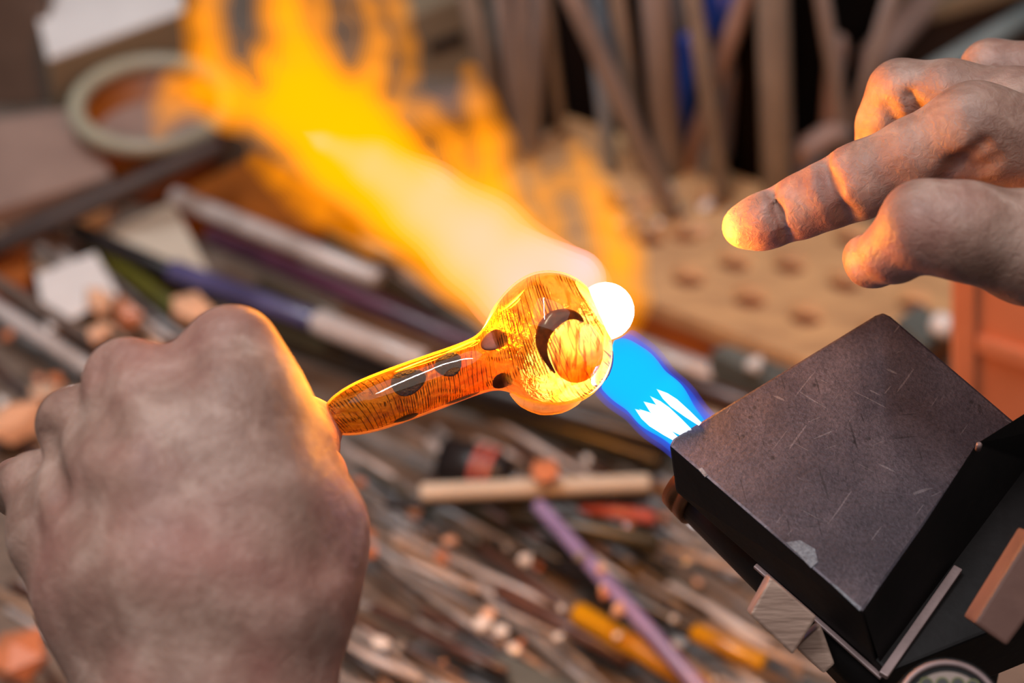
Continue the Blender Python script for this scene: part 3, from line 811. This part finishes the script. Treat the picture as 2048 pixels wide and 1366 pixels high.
# post and foot that carry the block
pt = T(1950, 1200, -0.05)
under(link('post', rod_mesh('post', Vector((pt.x, pt.y, 0.012)), pt, 0.011, 18), M['blackmetal']), torch)
under(link('foot_plate', box_axes('foot_plate', (pt.x, pt.y, 0.006), (0.05, 0, 0), (0, 0.05, 0), (0, 0, 0.006), 0.001), M['blackmetal']), torch)

# ================================================================== GLASS PIPE
S0 = 0.700 * KP
def axp(s, n=0.0, d=0.700):                     # s along the axis in pixels, n across
    u_, n_ = np.array([0.94, -0.342]), np.array([0.342, 0.94])
    p = u_ * s + n_ * (1014 + n)
    return P(p[0], p[1], d)
PROF = [(316, 16), (322, 24), (334, 31), (352, 41), (378, 49), (410, 54), (450, 56), (500, 56.5), (560, 56), (610, 55), (648, 56), (668, 60), (684, 68),
        (697, 80), (712, 95), (730, 109), (752, 122), (776, 132), (800, 137), (822, 137), (846, 131), (868, 120), (887, 104), (902, 84), (912, 60), (918, 34), (920, 3)]
def smooth_prof(pr, m=4):
    s = np.array([p[0] for p in pr], float); r = np.array([p[1] for p in pr], float)
    t = np.arange(len(pr)); tt = np.linspace(0, len(pr) - 1, (len(pr) - 1) * m + 1)
    def cr(v):
        out = []
        for x in tt:
            i = min(int(x), len(v) - 2); f = x - i
            p0, p1, p2, p3 = v[max(i - 1, 0)], v[i], v[i + 1], v[min(i + 2, len(v) - 1)]
            out.append(0.5 * (2 * p1 + (p2 - p0) * f + (2 * p0 - 5 * p1 + 4 * p2 - p3) * f * f + (3 * p1 - p0 - 3 * p2 + p3) * f ** 3))
        return np.array(out)
    return list(zip(cr(s), np.maximum(cr(r), 0.5)))
SP = smooth_prof(PROF)
pipe = empty('glass_pipe', axp(560), 'amber blown glass pipe with round bulb held in the flame', 'glass pipe')
A0, A1 = axp(316), axp(920)
def prof_to(pr, dr=0.0, k=1.0):
    return [((s - 316) / 604.0, max(r * k + dr, 0.3) * S0) for s, r in pr]
def N_shell():
    N = NT('clear_outer_glass')
    fr = N.n('Fresnel'); fr.inputs[0].default_value = 1.5
    tr = N.n('BsdfTransparent'); tr.inputs[0].default_value = (1.0, 0.92, 0.74, 1)
    gl = N.n('BsdfGlossy'); gl.inputs['Roughness'].default_value = 0.02
    tl = N.n('BsdfTranslucent'); tl.inputs[0].default_value = srgb(255, 196, 60)
    df = N.n('BsdfDiffuse'); df.inputs[0].default_value = srgb(255, 196, 60)
    a_ = N.n('AddShader'); N.l(tl.outputs[0], a_.inputs[0]); N.l(df.outputs[0], a_.inputs[1])
    fr2 = N.n('Fresnel'); fr2.inputs[0].default_value = 1.25
    m0 = N.n('MixShader'); N.l(N.math('MULTIPLY', fr2.outputs[0], 0.8), m0.inputs[0]); N.l(tr.outputs[0], m0.inputs[1]); N.l(a_.outputs[0], m0.inputs[2])
    mx = N.n('MixShader'); N.l(N.math('MINIMUM', fr.outputs[0], 0.35), mx.inputs[0]); N.l(m0.outputs[0], mx.inputs[1]); N.l(gl.outputs[0], mx.inputs[2])
    N.l(mx.outputs[0], N.out.inputs['Surface'])
    return N.m
def N_amber():
    N = NT('streaked_amber_glass')
    at = N.n('Attribute'); at.attribute_name = 'along'          # (cos around, along, sin around) baked on the mesh
    def nz(sx, sy, sc, det, ro, di):
        mp = N.n('Mapping'); mp.inputs['Scale'].default_value = (sx, sy, sx); N.l(at.outputs['Vector'], mp.inputs[0])
        return N.noise(mp.outputs[0], sc, det, ro, di)
    def wave(sx, sy, dist, dsc, lo, hi):
        mp = N.n('Mapping'); mp.inputs['Scale'].default_value = (sx, sy, sx); mp.inputs['Rotation'].default_value = (0.06, 0, 0.10); N.l(at.outputs['Vector'], mp.inputs[0])
        wv = N.n('TexWave', wave_type='BANDS', bands_direction='Y', wave_profile='SIN'); wv.inputs['Scale'].default_value = 1.0
        wv.inputs['Distortion'].default_value = dist; wv.inputs['Detail'].default_value = 3; wv.inputs['Detail Scale'].default_value = dsc
        N.l(mp.outputs[0], wv.inputs['Vector']); return N.ramp(wv.outputs['Fac'], ((lo, (0, 0, 0)), (hi, (1, 1, 1))))
    g1 = N.ramp(nz(0.8, 6, 1.6, 2, 0.5, 0.3), ((0.42, (0, 0, 0)), (0.55, (1, 1, 1))))
    g2 = N.ramp(nz(1.1, 3.0, 1.4, 2, 0.5, 0.8), ((0.50, (0, 0, 0)), (0.60, (1, 1, 1))))
    fine = N.math('MULTIPLY', wave(0.6, 9, 5.0, 0.8, 0.90, 0.97), g1)
    brush = N.math('MULTIPLY', wave(0.7, 17, 7.0, 1.2, 0.45, 0.75), g2)
    dark = N.math('MINIMUM', N.math('ADD', N.math('MULTIPLY', fine, 0.85), N.math('MULTIPLY', brush, 0.85)), 0.92)
    blot = N.ramp(nz(1.0, 4.0, 1.5, 4, 0.6, 2.0), ((0.40, (0, 0, 0)), (0.62, (1, 1, 1))))
    sp_ = N.n('SeparateXYZ'); N.l(at.outputs['Vector'], sp_.inputs[0])
    neck = N.ramp(sp_.outputs[1], ((0.0, (1, 1, 1)), (0.62, (1, 1, 1)), (1.0, (0, 0, 0))))
    bulbc = N.mix(blot, srgb(252, 206, 96), srgb(232, 156, 44))
    neckc = N.mix(blot, srgb(250, 232, 130), srgb(200, 150, 52))
    col = N.mix(neck, bulbc, neckc)
    col = N.mix(dark, col, srgb(66, 24, 8))
    bp = N.n('Bump'); bp.inputs['Strength'].default_value = 0.8; bp.inputs['Distance'].default_value = 0.002
    N.l(nz(1.6, 7, 2.2, 3, 0.55, 1.6), bp.inputs['Height'])
    rf = N.n('BsdfGlass'); rf.inputs['IOR'].default_value = 1.32; rf.inputs['Roughness'].default_value = 0.01; N.l(col, rf.inputs[0]); N.l(bp.outputs[0], rf.inputs['Normal'])
    tl = N.n('BsdfTranslucent'); N.l(col, tl.inputs[0])
    df = N.n('BsdfDiffuse'); N.l(col, df.inputs[0])
    m1 = N.n('MixShader'); m1.inputs[0].default_value = 0.22; N.l(tl.outputs[0], m1.inputs[1]); N.l(df.outputs[0], m1.inputs[2])
    m2 = N.n('MixShader'); m2.inputs[0].default_value = 0.20; N.l(rf.outputs[0], m2.inputs[1]); N.l(m1.outputs[0], m2.inputs[2])
    N.l(m2.outputs[0], N.out.inputs['Surface'])
    return N.m
M['shell'] = N_shell(); M['amber'] = N_amber()
outer = link('glass_wall', lathe('glass_wall', A0, A1, prof_to(SP), 64), M['shell']); under(outer, pipe)
inn = lathe('colour_layer', A0, A1, prof_to(SP, -5), 96)
at = inn.attributes.new('along', 'FLOAT_VECTOR', 'POINT')
nb = 96
buf = np.zeros((len(inn.vertices), 3), np.float32)
for i in range(len(inn.vertices)):
    k, j = i % nb, i // nb
    th = 2 * math.pi * k / nb
    s = SP[j][0]
    buf[i] = (math.cos(th), (s - 316) / 300.0 + 0.05 * math.sin(th + s / 90), math.sin(th))
at.data.foreach_set('vector', buf.ravel())
under(link('colour_layer', inn, M['amber']), pipe)
# dark raised dots on the neck
M['dot'] = surf('purple_brown_dot', srgb(44, 20, 18), srgb(22, 9, 9), 0.25, scale=500, bump=0.6, spec=0.25)
M['dotclear'] = surf('brown_clear_dot', srgb(120, 62, 36), srgb(70, 32, 16), 0.4, scale=200, bump=0.1, spec=0.15)
xA, yA = frame_of(A1 - A0)
axd = (A1 - A0).normalized()
def dot(px, py, rx, ry, m, lb=None):
    """a blob of coloured glass fused to the neck where the sight line meets it"""
    c = P(px, py, 0.70)
    s = (c - A0).dot(axd); foot = A0 + axd * s
    rr = float(np.interp(316 + s / (A1 - A0).length * 604, [p[0] for p in SP], [p[1] for p in SP])) * S0
    off = (c - foot); h = min(off.length, rr * 0.98)
    out = -FW * math.sqrt(max(rr * rr - h * h, 0)) + off.normalized() * h
    nrm = out.normalized(); pos = foot + out * 0.935
    t1 = (axd - nrm * axd.dot(nrm)).normalized(); t2 = nrm.cross(t1)
    bm = bmesh.new(); bmesh.ops.create_uvsphere(bm, u_segments=20, v_segments=12, radius=1)
    for v in bm.verts:
        x, y, z = v.co
        wob = 1 + 0.06 * math.sin(3 * math.atan2(y, x) + px)
        v.co = pos + t1 * (x * rx * S0 * wob) + t2 * (y * ry * S0 * wob) + nrm * (z * 2.6 * S0)
    me = bpy.data.meshes.new('glass_dot'); bm.to_mesh(me); bm.free()
    for p in me.polygons: p.use_smooth = True
    o = under(link('glass_dot', me, M[m]), pipe)
    if lb: o['label'] = lb
dot(818, 762, 36, 27, 'dot'); dot(898, 727, 28, 26, 'dot'); dot(990, 678, 30, 22, 'dotclear', 'clear brown glass dot'); dot(1008, 763, 24, 20, 'dotclear', 'clear brown glass dot')
dot(815, 838, 26, 12, 'dot'); dot(925, 800, 36, 9, 'dot')
# swirl in the bulb: a dark hooked crescent round a bright bubble
hook = [(1108, 745), (1088, 712), (1082, 682), (1090, 656), (1108, 638), (1132, 630), (1152, 634), (1162, 646)]
hw = [2, 7, 13, 17, 17, 12, 8, 4]
BC = axp(806)
def on_bulb(px, py, k=1.0):
    c = P(px, py, 0.70); off = c - BC; R = 132 * S0 * k
    h = min(off.length, R * 0.98)
    return BC + off.normalized() * h - FW * math.sqrt(R * R - h * h)
hp_ = [on_bulb(x, y, 1.0) for x, y in hook]
def catmull(pts, m=5):
    out = []
    for i in range(len(pts) - 1):
        p0, p1, p2, p3 = pts[max(i - 1, 0)], pts[i], pts[i + 1], pts[min(i + 2, len(pts) - 1)]
        for q in range(m):
            f = q / m
            out.append(0.5 * (2 * p1 + (p2 - p0) * f + (2 * p0 - 5 * p1 + 4 * p2 - p3) * f * f + (3 * p1 - p0 - 3 * p2 + p3) * f ** 3))
    out.append(pts[-1]); return out
hs = catmull(hp_); hr = np.interp(np.linspace(0, len(hw) - 1, len(hs)), range(len(hw)), hw)
sw = tube_path('swirl', hs, [r * S0 for r in hr], 12)
for v in sw.vertices:                            # flattened into the wall
    rr = (v.co - BC); L = rr.length; v.co = BC + rr * ((132 * S0 + (L - 132 * S0) * 0.25) / L)
M['swirl'] = surf('dark_swirl', srgb(120, 52, 14), srgb(70, 26, 6), 0.15, scale=400, bump=0, spec=0.3)
under(link('swirl', sw, M['swirl']), pipe)
# pale bubble enclosed by the swirl and the thick clear lip under the bulb
def N_pale(name, top, low, streak):
    N = NT(name)
    tc_ = N.n('TexCoord'); sp_ = N.n('SeparateXYZ'); N.l(tc_.outputs['Generated'], sp_.inputs[0])
    g = N.ramp(sp_.outputs[2], ((0.25, low), (0.70, top)))
    mp = N.n('Mapping'); mp.inputs['Scale'].default_value = (7, 1.0, 1.0); mp.inputs['Rotation'].default_value = (0, 0.25, 0); N.l(tc_.outputs['Generated'], mp.inputs[0])
    st = N.ramp(N.noise(mp.outputs[0], 2.4, 2, 0.5, 0.4), ((0.55, (0, 0, 0)), (0.66, (1, 1, 1))))
    c = N.mix(N.math('MULTIPLY', st, streak), g, srgb(150, 84, 26))
    rf = N.n('BsdfGlass'); rf.inputs['IOR'].default_value = 1.2; rf.inputs['Roughness'].default_value = 0.02; N.l(c, rf.inputs[0])
    tl = N.n('BsdfTranslucent'); N.l(c, tl.inputs[0])
    df = N.n('BsdfDiffuse'); N.l(c, df.inputs[0])
    ad = N.n('AddShader'); N.l(tl.outputs[0], ad.inputs[0]); N.l(df.outputs[0], ad.inputs[1])
    mx = N.n('MixShader'); mx.inputs[0].default_value = 0.3; N.l(rf.outputs[0], mx.inputs[1]); N.l(ad.outputs[0], mx.inputs[2])
    N.l(mx.outputs[0], N.out.inputs['Surface']); return N.m
M['palebubble'] = N_pale('pale_bubble_glass', srgb(255, 250, 236), srgb(244, 176, 70), 0.6)
M['palelip'] = N_pale('pale_lip_glass', srgb(255, 236, 180), srgb(255, 214, 130), 0.15)
bc_ = on_bulb(1156, 706); bn = (bc_ - BC).normalized()
b1 = (axd - bn * axd.dot(bn)).normalized(); b2 = bn.cross(b1)
bm = bmesh.new(); bmesh.ops.create_uvsphere(bm, u_segments=32, v_segments=16, radius=1)
for v in bm.verts:
    x, y, z = v.co; q = bc_ + b1 * x * 62 * S0 + b2 * y * 74 * S0
    rr = q - BC; q = BC + rr * (132 * S0 / rr.length)
    v.co = q + (q - BC).normalized() * z * 5 * S0
me = bpy.data.meshes.new('bubble'); bm.to_mesh(me); bm.free()
for p in me.polygons: p.use_smooth = True
under(link('bubble', me, M['palebubble']), pipe)
lipp = catmull([P(x, y, 0.697) for x, y in ((1020, 786), (1046, 806), (1082, 817), (1120, 814), (1152, 800), (1178, 776))])
lr = np.interp(np.linspace(0, 5, len(lipp)), range(6), [2, 9, 13, 13, 10, 3])
under(link('bulb_lip', tube_path('bulb_lip', lipp, [float(r) * S0 for r in lr], 14), M['palelip']), pipe)
# white-hot molten glass at the far side of the bulb
def N_hot():
    N = NT('white_hot_glass')
    em = N.n('Emission'); em.inputs[0].default_value = (1.0, 0.93, 0.88, 1); em.inputs[1].default_value = 6.0
    N.l(em.outputs[0], N.out.inputs['Surface']); return N.m
M['hot'] = N_hot()
lo = cs(1050, 860, 0.66); hi = cs(1310, 520, 0.76)
Fh = Field(lo, hi, 0.0012)
Fh.chain([(1210, 622, 0.706, 58), (1211, 622, 0.706, 58)], 0.002)
Fh.chain([(1150, 716, 0.704, 70), (1151, 717, 0.704, 70)], 0.002)
V, Q = Fh.surface()
o = under(link('molten_end', np_mesh('molten_end', to_world(V), Q), M['hot']), pipe); o['label'] = 'white glowing molten glass end'

# ================================================================== FLAME
flame = empty('torch_flame', P(1230, 700, 0.70), 'blue to yellow torch flame streaming past the glass bulb', 'flame')
lo = np.array([-0.1145, -0.016, 0.680]); hi = np.array([0.044, 0.1145, 0.732])
FL = Field(lo, hi, 0.0009, zs=2.4, zc=0.706)
FZ = 0.706
def fchain(pts, k=0.0035):
    FL.chain([(x, y, FZ + dz, r) for (x, y, r, dz) in [(p + (0.0,))[:4] for p in pts]], k)
fchain([(1225, 640, 40), (1160, 620, 84), (1075, 592, 108), (957, 490, 118), (830, 388, 122), (703, 287, 124), (600, 200, 104), (540, 170, 84)])
fchain([(540, 190, 84), (470, 190, 60), (424, 110, 44), (412, 40, 36), (425, -60, 30)])
fchain([(470, 200, 56), (400, 180, 40), (352, 180, 26), (318, 215, 12)])
fchain([(400, 190, 30), (345, 215, 18), (318, 260, 8)])
fchain([(640, 210, 96), (600, 110, 66), (575, 30, 52), (560, -70, 46)])
fchain([(700, 220, 80), (748, 150, 44), (758, 90, 28), (742, 20, 19), (700, -50, 18)])
fchain([(640, 120, 40), (650, 40, 36), (640, -50, 32)])
fchain([(775, 225, 24), (814, 150, 14), (814, 95, 12), (792, 20, 18), (770, -60, 18)])
fchain([(980, 380, 60), (975, 290, 44), (955, 210, 26), (940, 145, 10)])
fchain([(900, 300, 50), (850, 235, 26), (800, 205, 12)])
fchain([(1235, 660, 28), (1256, 600, 32), (1236, 520, 44), (1212, 450, 40), (1188, 390, 30), (1165, 335, 18), (1150, 296, 7)])
fchain([(1200, 590, 50), (1160, 545, 40)])
fchain([(1115, 450, 24), (1088, 390, 15), (1065, 335, 8)])
fchain([(1088, 388, 13), (1125, 365, 12), (1170, 372, 13)])
fchain([(640, 410, 26), (560, 350, 22), (512, 322, 10)])
fchain([(740, 490, 20), (640, 425, 20), (590, 405, 9)])
for pts in (((470, 20, 12), (482, 100, 10), (515, 165, 3)), ((672, -20, 18), (684, 60, 15), (700, 120, 5)), ((792, 125, 4), (784, 190, 3)),
            ((815, 235, 3), (860, 285, 5), (900, 345, 3)), ((1140, 410, 10), (1152, 460, 11), (1172, 515, 4))):
    FL.slit(pts, 0.006)
S = (2.3, 0.64, 0.0)
px_m = 0.7 * KP
shells = ((26, 6.0), (20, 7.0), (14, 9.0), (8, 12.0), (2, 15.0), (-5, 20.0), (-12, 26.0), (-20, 36.0), (-30, 60.0), (-42, 90.0))
for k, (lv, dn) in enumerate(shells):
    V, Q = FL.surface(lv * px_m)
    nmz = 'flame_halo' if k < 3 else 'flame_body'
    under(link(nmz, np_mesh(nmz, to_world(V), Q), flame_mat('flame_gas_%d' % k, S, dn, (0.6, 0.6, 0.0) if k < 5 else (0, 0, 0))), flame)
# pale core
Fc = Field(cs(560, 720, 0.68), cs(1290, 200, 0.735), 0.0011, zs=1.9, zc=0.706)
for k, (sc_, dn, src) in enumerate(((1.25, 50.0, (2.2, 0.68, 0.36)), (1.08, 80.0, (2.2, 0.71, 0.64)), (0.92, 130.0, (2.2, 0.74, 0.86)), (0.76, 200.0, (2.1, 0.80, 1.0)), (0.6, 300.0, (2.0, 0.86, 1.15)), (0.42, 360.0, (2.0, 0.92, 1.25)))):
    Fc.F[:] = 1.0
    Fc.chain([(x, y, FZ, r * sc_) for x, y, r in ((1130, 590, 80), (1055, 572, 92), (955, 482, 86), (850, 402, 68), (745, 328, 46), (645, 283, 20), (600, 260, 5))], 0.003)
    if k > 1: Fc.chain([(x, y, FZ, r * sc_) for x, y, r in ((1150, 560, 70), (1040, 520, 70))], 0.003)
    V, Q = Fc.surface()
    under(link('flame_core', np_mesh('flame_core', to_world(V), Q), flame_mat('flame_core_gas_%d' % k, src, dn)), flame)
# blue base
Fb = Field(cs(1080, 1000, 0.66), cs(1480, 610, 0.745), 0.0009)
for k, (g, dn, sr) in enumerate(((1.0, 40.0, (0.05, 0.10, 0.95)), (0.86, 70.0, (0.0, 0.18, 1.1)), (0.72, 70.0, (0.0, 0.35, 1.2)), (0.58, 260.0, (0.0, 1.0, 1.6)))):
    Fb.F[:] = 1.0
    pts = ((1400, 885, 62), (1330, 818, 68), (1262, 752, 74), (1232, 724, 74)) if k < 3 else ((1392, 880, 66), (1320, 808, 92), (1262, 752, 96), (1236, 730, 96))
    Fb.chain([(x, y, 0.702, r * g) for x, y, r in pts], 0.003)
    Fb.slit([(1210, 622, 60), (1212, 622, 60)], 0.001)
    Fb.slit([(1150, 716, 73), (1151, 717, 73)], 0.001)
    Fb.slit([(1080, 692, 132), (1092, 688, 132)], 0.001)
    V, Q = Fb.surface()
    under(link('blue_cone', np_mesh('blue_cone', to_world(V), Q), flame_mat('blue_gas_%d' % k, sr, dn)), flame)
jm = flame_mat('jet_gas', (2.6, 2.8, 3.0), 900.0)
for (x0, y0, x1, y1, r) in ((1392, 842, 1313, 778, 10), (1376, 858, 1300, 792, 8), (1368, 862, 1287, 803, 12), (1362, 866, 1278, 818, 7), (1350, 876, 1270, 818, 11)):
    a, b = P(x0 + 8, y0 + 6, 0.694), P(x1, y1, 0.694)
    under(link('flame_jet', lathe('flame_jet', a, b, ((0, r * 0.45 * S0), (0.3, r * 0.8 * S0), (0.6, r * S0), (0.8, r * 0.75 * S0), (1, 0.4 * S0)), 14), jm), flame)

# ================================================================== HANDS
def N_skin():
    N = NT('skin')
    b = N.n('BsdfPrincipled')
    v = N.coords()
    base = N.ramp(N.noise(v, 70, 5, 0.62, 0.4), ((0.30, srgb(126, 92, 80)), (0.5, srgb(150, 116, 102)), (0.70, srgb(178, 146, 132))))
    red = N.ramp(N.noise(v, 28, 3), ((0.45, (0, 0, 0)), (0.75, (1, 1, 1))))
    c = N.mix(N.math('MULTIPLY', red, 0.35), base, srgb(176, 104, 96))
    N.l(c, b.inputs['Base Color'])
    b.inputs['Roughness'].default_value = 0.5
    b.inputs['Specular IOR Level'].default_value = 0.35
    b.inputs['Subsurface Weight'].default_value = 0.35
    b.inputs['Subsurface Radius'].default_value = (1.0, 0.35, 0.2)
    b.inputs['Subsurface Scale'].default_value = 0.004
    wv = N.math('ADD', N.noise(v, 420, 4, 0.6, 0.8), N.math('MULTIPLY', N.noise(v, 90, 3), 0.6))
    bp = N.n('Bump'); bp.inputs['Strength'].default_value = 0.5; bp.inputs['Distance'].default_value = 0.0010
    N.l(wv, bp.inputs['Height']); N.l(bp.outputs[0], b.inputs['Normal'])
    N.l(b.outputs[0], N.out.inputs['Surface'])
    return N.m
M['skin'] = N_skin()
# --- the gripping fist
L = Field(np.array([-0.172, cs(0, 2450, 0.60)[1], 0.50]), np.array([-0.030, 0.0178, 0.745]), 0.0013)
K1 = 0.010
L.chain([(462, 712, 0.632, 76), (440, 900, 0.622, 110), (430, 1150, 0.612, 130), (430, 1400, 0.610, 130)], K1)
L.chain([(252, 762, 0.632, 78), (285, 930, 0.618, 112), (330, 1150, 0.608, 130), (380, 1400, 0.608, 130)], K1)
L.chain([(350, 790, 0.628, 90), (380, 1000, 0.615, 120)], K1)
L.chain([(150, 850, 0.642, 70), (190, 980, 0.630, 100), (240, 1150, 0.620, 125), (320, 1400, 0.615, 130)], K1)
L.chain([(70, 970, 0.655, 60), (120, 1070, 0.642, 90), (200, 1200, 0.630, 112), (300, 1400, 0.622, 130)], K1)
L.chain([(400, 1400, 0.610, 150), (400, 1800, 0.600, 200), (410, 2700, 0.590, 250)], K1)
L.chain([(340, 1420, 0.615, 140), (380, 1800, 0.605, 190)], K1)
L.chain([(480, 1420, 0.615, 140), (470, 1800, 0.605, 190)], K1)
# thumb: metacarpal, then forward to the glass
L.chain([(540, 1420, 0.615, 130), (596, 1200, 0.622, 104), (622, 1080, 0.632, 88), (618, 960, 0.668, 66), (615, 890, 0.692, 52), (640, 862, 0.706, 40)], 0.008)
# index finger
L.chain([(462, 712, 0.632, 76), (520, 770, 0.668, 66), (570, 840, 0.694, 55), (615, 845, 0.704, 42), (640, 850, 0.701, 34)], 0.006)
L.chain([(466, 706, 0.631, 76), (522, 800, 0.630, 76), (572, 900, 0.630, 78), (615, 1040, 0.630, 88), (620, 1120, 0.626, 90)], K1)
L.chain([(480, 820, 0.620, 100), (520, 1000, 0.617, 120), (540, 1200, 0.612, 130)], K1)
# middle, ring and little finger folded under
L.chain([(252, 762, 0.632, 78), (280, 790, 0.680, 66), (360, 860, 0.712, 58), (440, 930, 0.700, 52), (470, 960, 0.675, 46)], 0.005)
L.chain([(150, 850, 0.642, 70), (165, 860, 0.688, 62), (250, 930, 0.716, 55), (340, 1000, 0.702, 50), (380, 1030, 0.680, 44)], 0.005)
L.chain([(70, 970, 0.655, 60), (40, 975, 0.690, 54), (120, 1030, 0.716, 48), (220, 1080, 0.702, 44), (260, 1090, 0.684, 40)], 0.005)
# tendons and dips between the knuckles
L.groove([(350, 640, 0.606, 22), (360, 720, 0.596, 22)], 0.012)
L.groove([(186, 735, 0.620, 18), (215, 860, 0.604, 20)], 0.010)
L.groove([(85, 880, 0.632, 16), (120, 980, 0.618, 18)], 0.009)
L.chain([(458, 740, 0.6215, 16), (440, 900, 0.609, 10)], 0.010)
L.chain([(255, 790, 0.620, 16), (290, 960, 0.604, 10)], 0.010)
V, Q = L.surface()
fist = link('hand', np_mesh('hand', to_world(V), Q), M['skin'])
tag(fist, 'bare fist gripping the narrow end of the glass pipe, back of hand towards us', 'hand')
M['hair'] = surf('dark_hair', srgb(90, 60, 40), srgb(70, 44, 30), 0.4, bump=0)
hv_, hf_ = [], []
for i in range(16):
    px, py = 528 + 2.6 * i + random.uniform(-3, 3), 668 + 2.9 * i + random.uniform(-3, 3)
    r0 = P(px - 6, py + 6, 0.634); r1 = P(px + random.uniform(4, 14), py - random.uniform(2, 10), 0.634); r2 = P(px + random.uniform(12, 26), py - random.uniform(-8, 14), 0.634)
    m_ = tube_path('h', [r0, r1, r2], [0.00014, 0.00011, 0.00005], 5); o_ = len(hv_)
    hv_ += [v.co.copy() for v in m_.vertices]; hf_ += [[q + o_ for q in p.vertices] for p in m_.polygons]
hr_ = link('hair', mesh('hair', hv_, hf_), M['hair']); hr_.parent = fist; hr_['kind'] = 'stuff'
# --- the pointing hand
Rr = Field(cs(1390, 930, 0.60), cs(2900, 0, 0.80), 0.0012)
K2 = 0.005
Rr.chain([(1484, 454, 0.707, 40), (1520, 445, 0.7065, 50), (1575, 426, 0.7055, 52), (1620, 405, 0.7045, 58), (1690, 376, 0.701, 69), (1740, 352, 0.699, 68), (1830, 312, 0.695, 73), (1950, 262, 0.690, 88)], K2)
Rr.chain([(1950, 262, 0.690, 88), (2200, 330, 0.700, 112), (2500, 440, 0.712, 130)], 0.008)
Rr.chain([(2040, 225, 0.712, 84), (1900, 190, 0.716, 66), (1802, 186, 0.721, 62), (1772, 250, 0.725, 54), (1764, 320, 0.729, 50), (1800, 385, 0.734, 46)], K2)
Rr.chain([(2040, 235, 0.712, 84), (2250, 310, 0.720, 110), (2500, 430, 0.722, 130)], 0.008)
Rr.chain([(2150, 200, 0.732, 76), (2060, 150, 0.736, 60), (1982, 140, 0.740, 56), (1930, 230, 0.745, 52), (1910, 320, 0.750, 46)], K2)
Rr.chain([(2150, 200, 0.732, 76), (2300, 300, 0.734, 105), (2500, 430, 0.732, 125)], 0.008)
Rr.chain([(2250, 220, 0.750, 66), (2160, 180, 0.755, 52), (2100, 200, 0.758, 48), (2070, 300, 0.762, 44), (2060, 360, 0.764, 38)], K2)
Rr.chain([(2250, 220, 0.750, 66), (2360, 320, 0.746, 95), (2520, 430, 0.742, 120)], 0.008)
Rr.chain([(2500, 435, 0.722, 150), (2700, 480, 0.722, 165), (3200, 560, 0.722, 210)], 0.008)
# thumb
Rr.chain([(2440, 520, 0.690, 120), (2250, 520, 0.672, 118), (2060, 495, 0.660, 108), (1930, 462, 0.654, 92), (1850, 452, 0.655, 90)], 0.006)
Rr.chain([(1846, 452, 0.656, 86), (1790, 500, 0.664, 62), (1745, 522, 0.674, 50), (1730, 514, 0.680, 45)], 0.004)
# creases: at the finger joints, in the bent middle finger, the web and the thumb tip
Rr.groove([(1540, 378, 0.7035, 5), (1556, 425, 0.6982, 5), (1572, 470, 0.7000, 6), (1590, 498, 0.706, 6)], 0.003)
Rr.groove([(1648, 318, 0.700, 4), (1660, 370, 0.6910, 5), (1690, 430, 0.6945, 7), (1716, 470, 0.702, 7)], 0.005)
Rr.groove([(1748, 476, 0.6705, 9), (1752, 520, 0.6700, 12), (1744, 556, 0.6735, 9)], 0.003)
Rr.groove([(1775, 215, 0.7125, 5), (1800, 262, 0.7155, 6), (1812, 290, 0.718, 5)], 0.004)
Rr.groove([(1820, 190, 0.7112, 4), (1838, 225, 0.7120, 5), (1850, 252, 0.7135, 4)], 0.004)
Rr.groove([(1880, 385, 0.6890, 9), (1915, 330, 0.6825, 9), (1965, 290, 0.6775, 7)], 0.005)
Rr.groove([(1925, 390, 0.6880, 8), (1955, 350, 0.6815, 9), (1990, 325, 0.6785, 7)], 0.005)
V, Q = Rr.surface()
point_hand = link('hand', np_mesh('hand', to_world(V), Q), M['skin'])
tag(point_hand, 'bare hand with outstretched index finger and bent thumb above the torch block', 'hand')
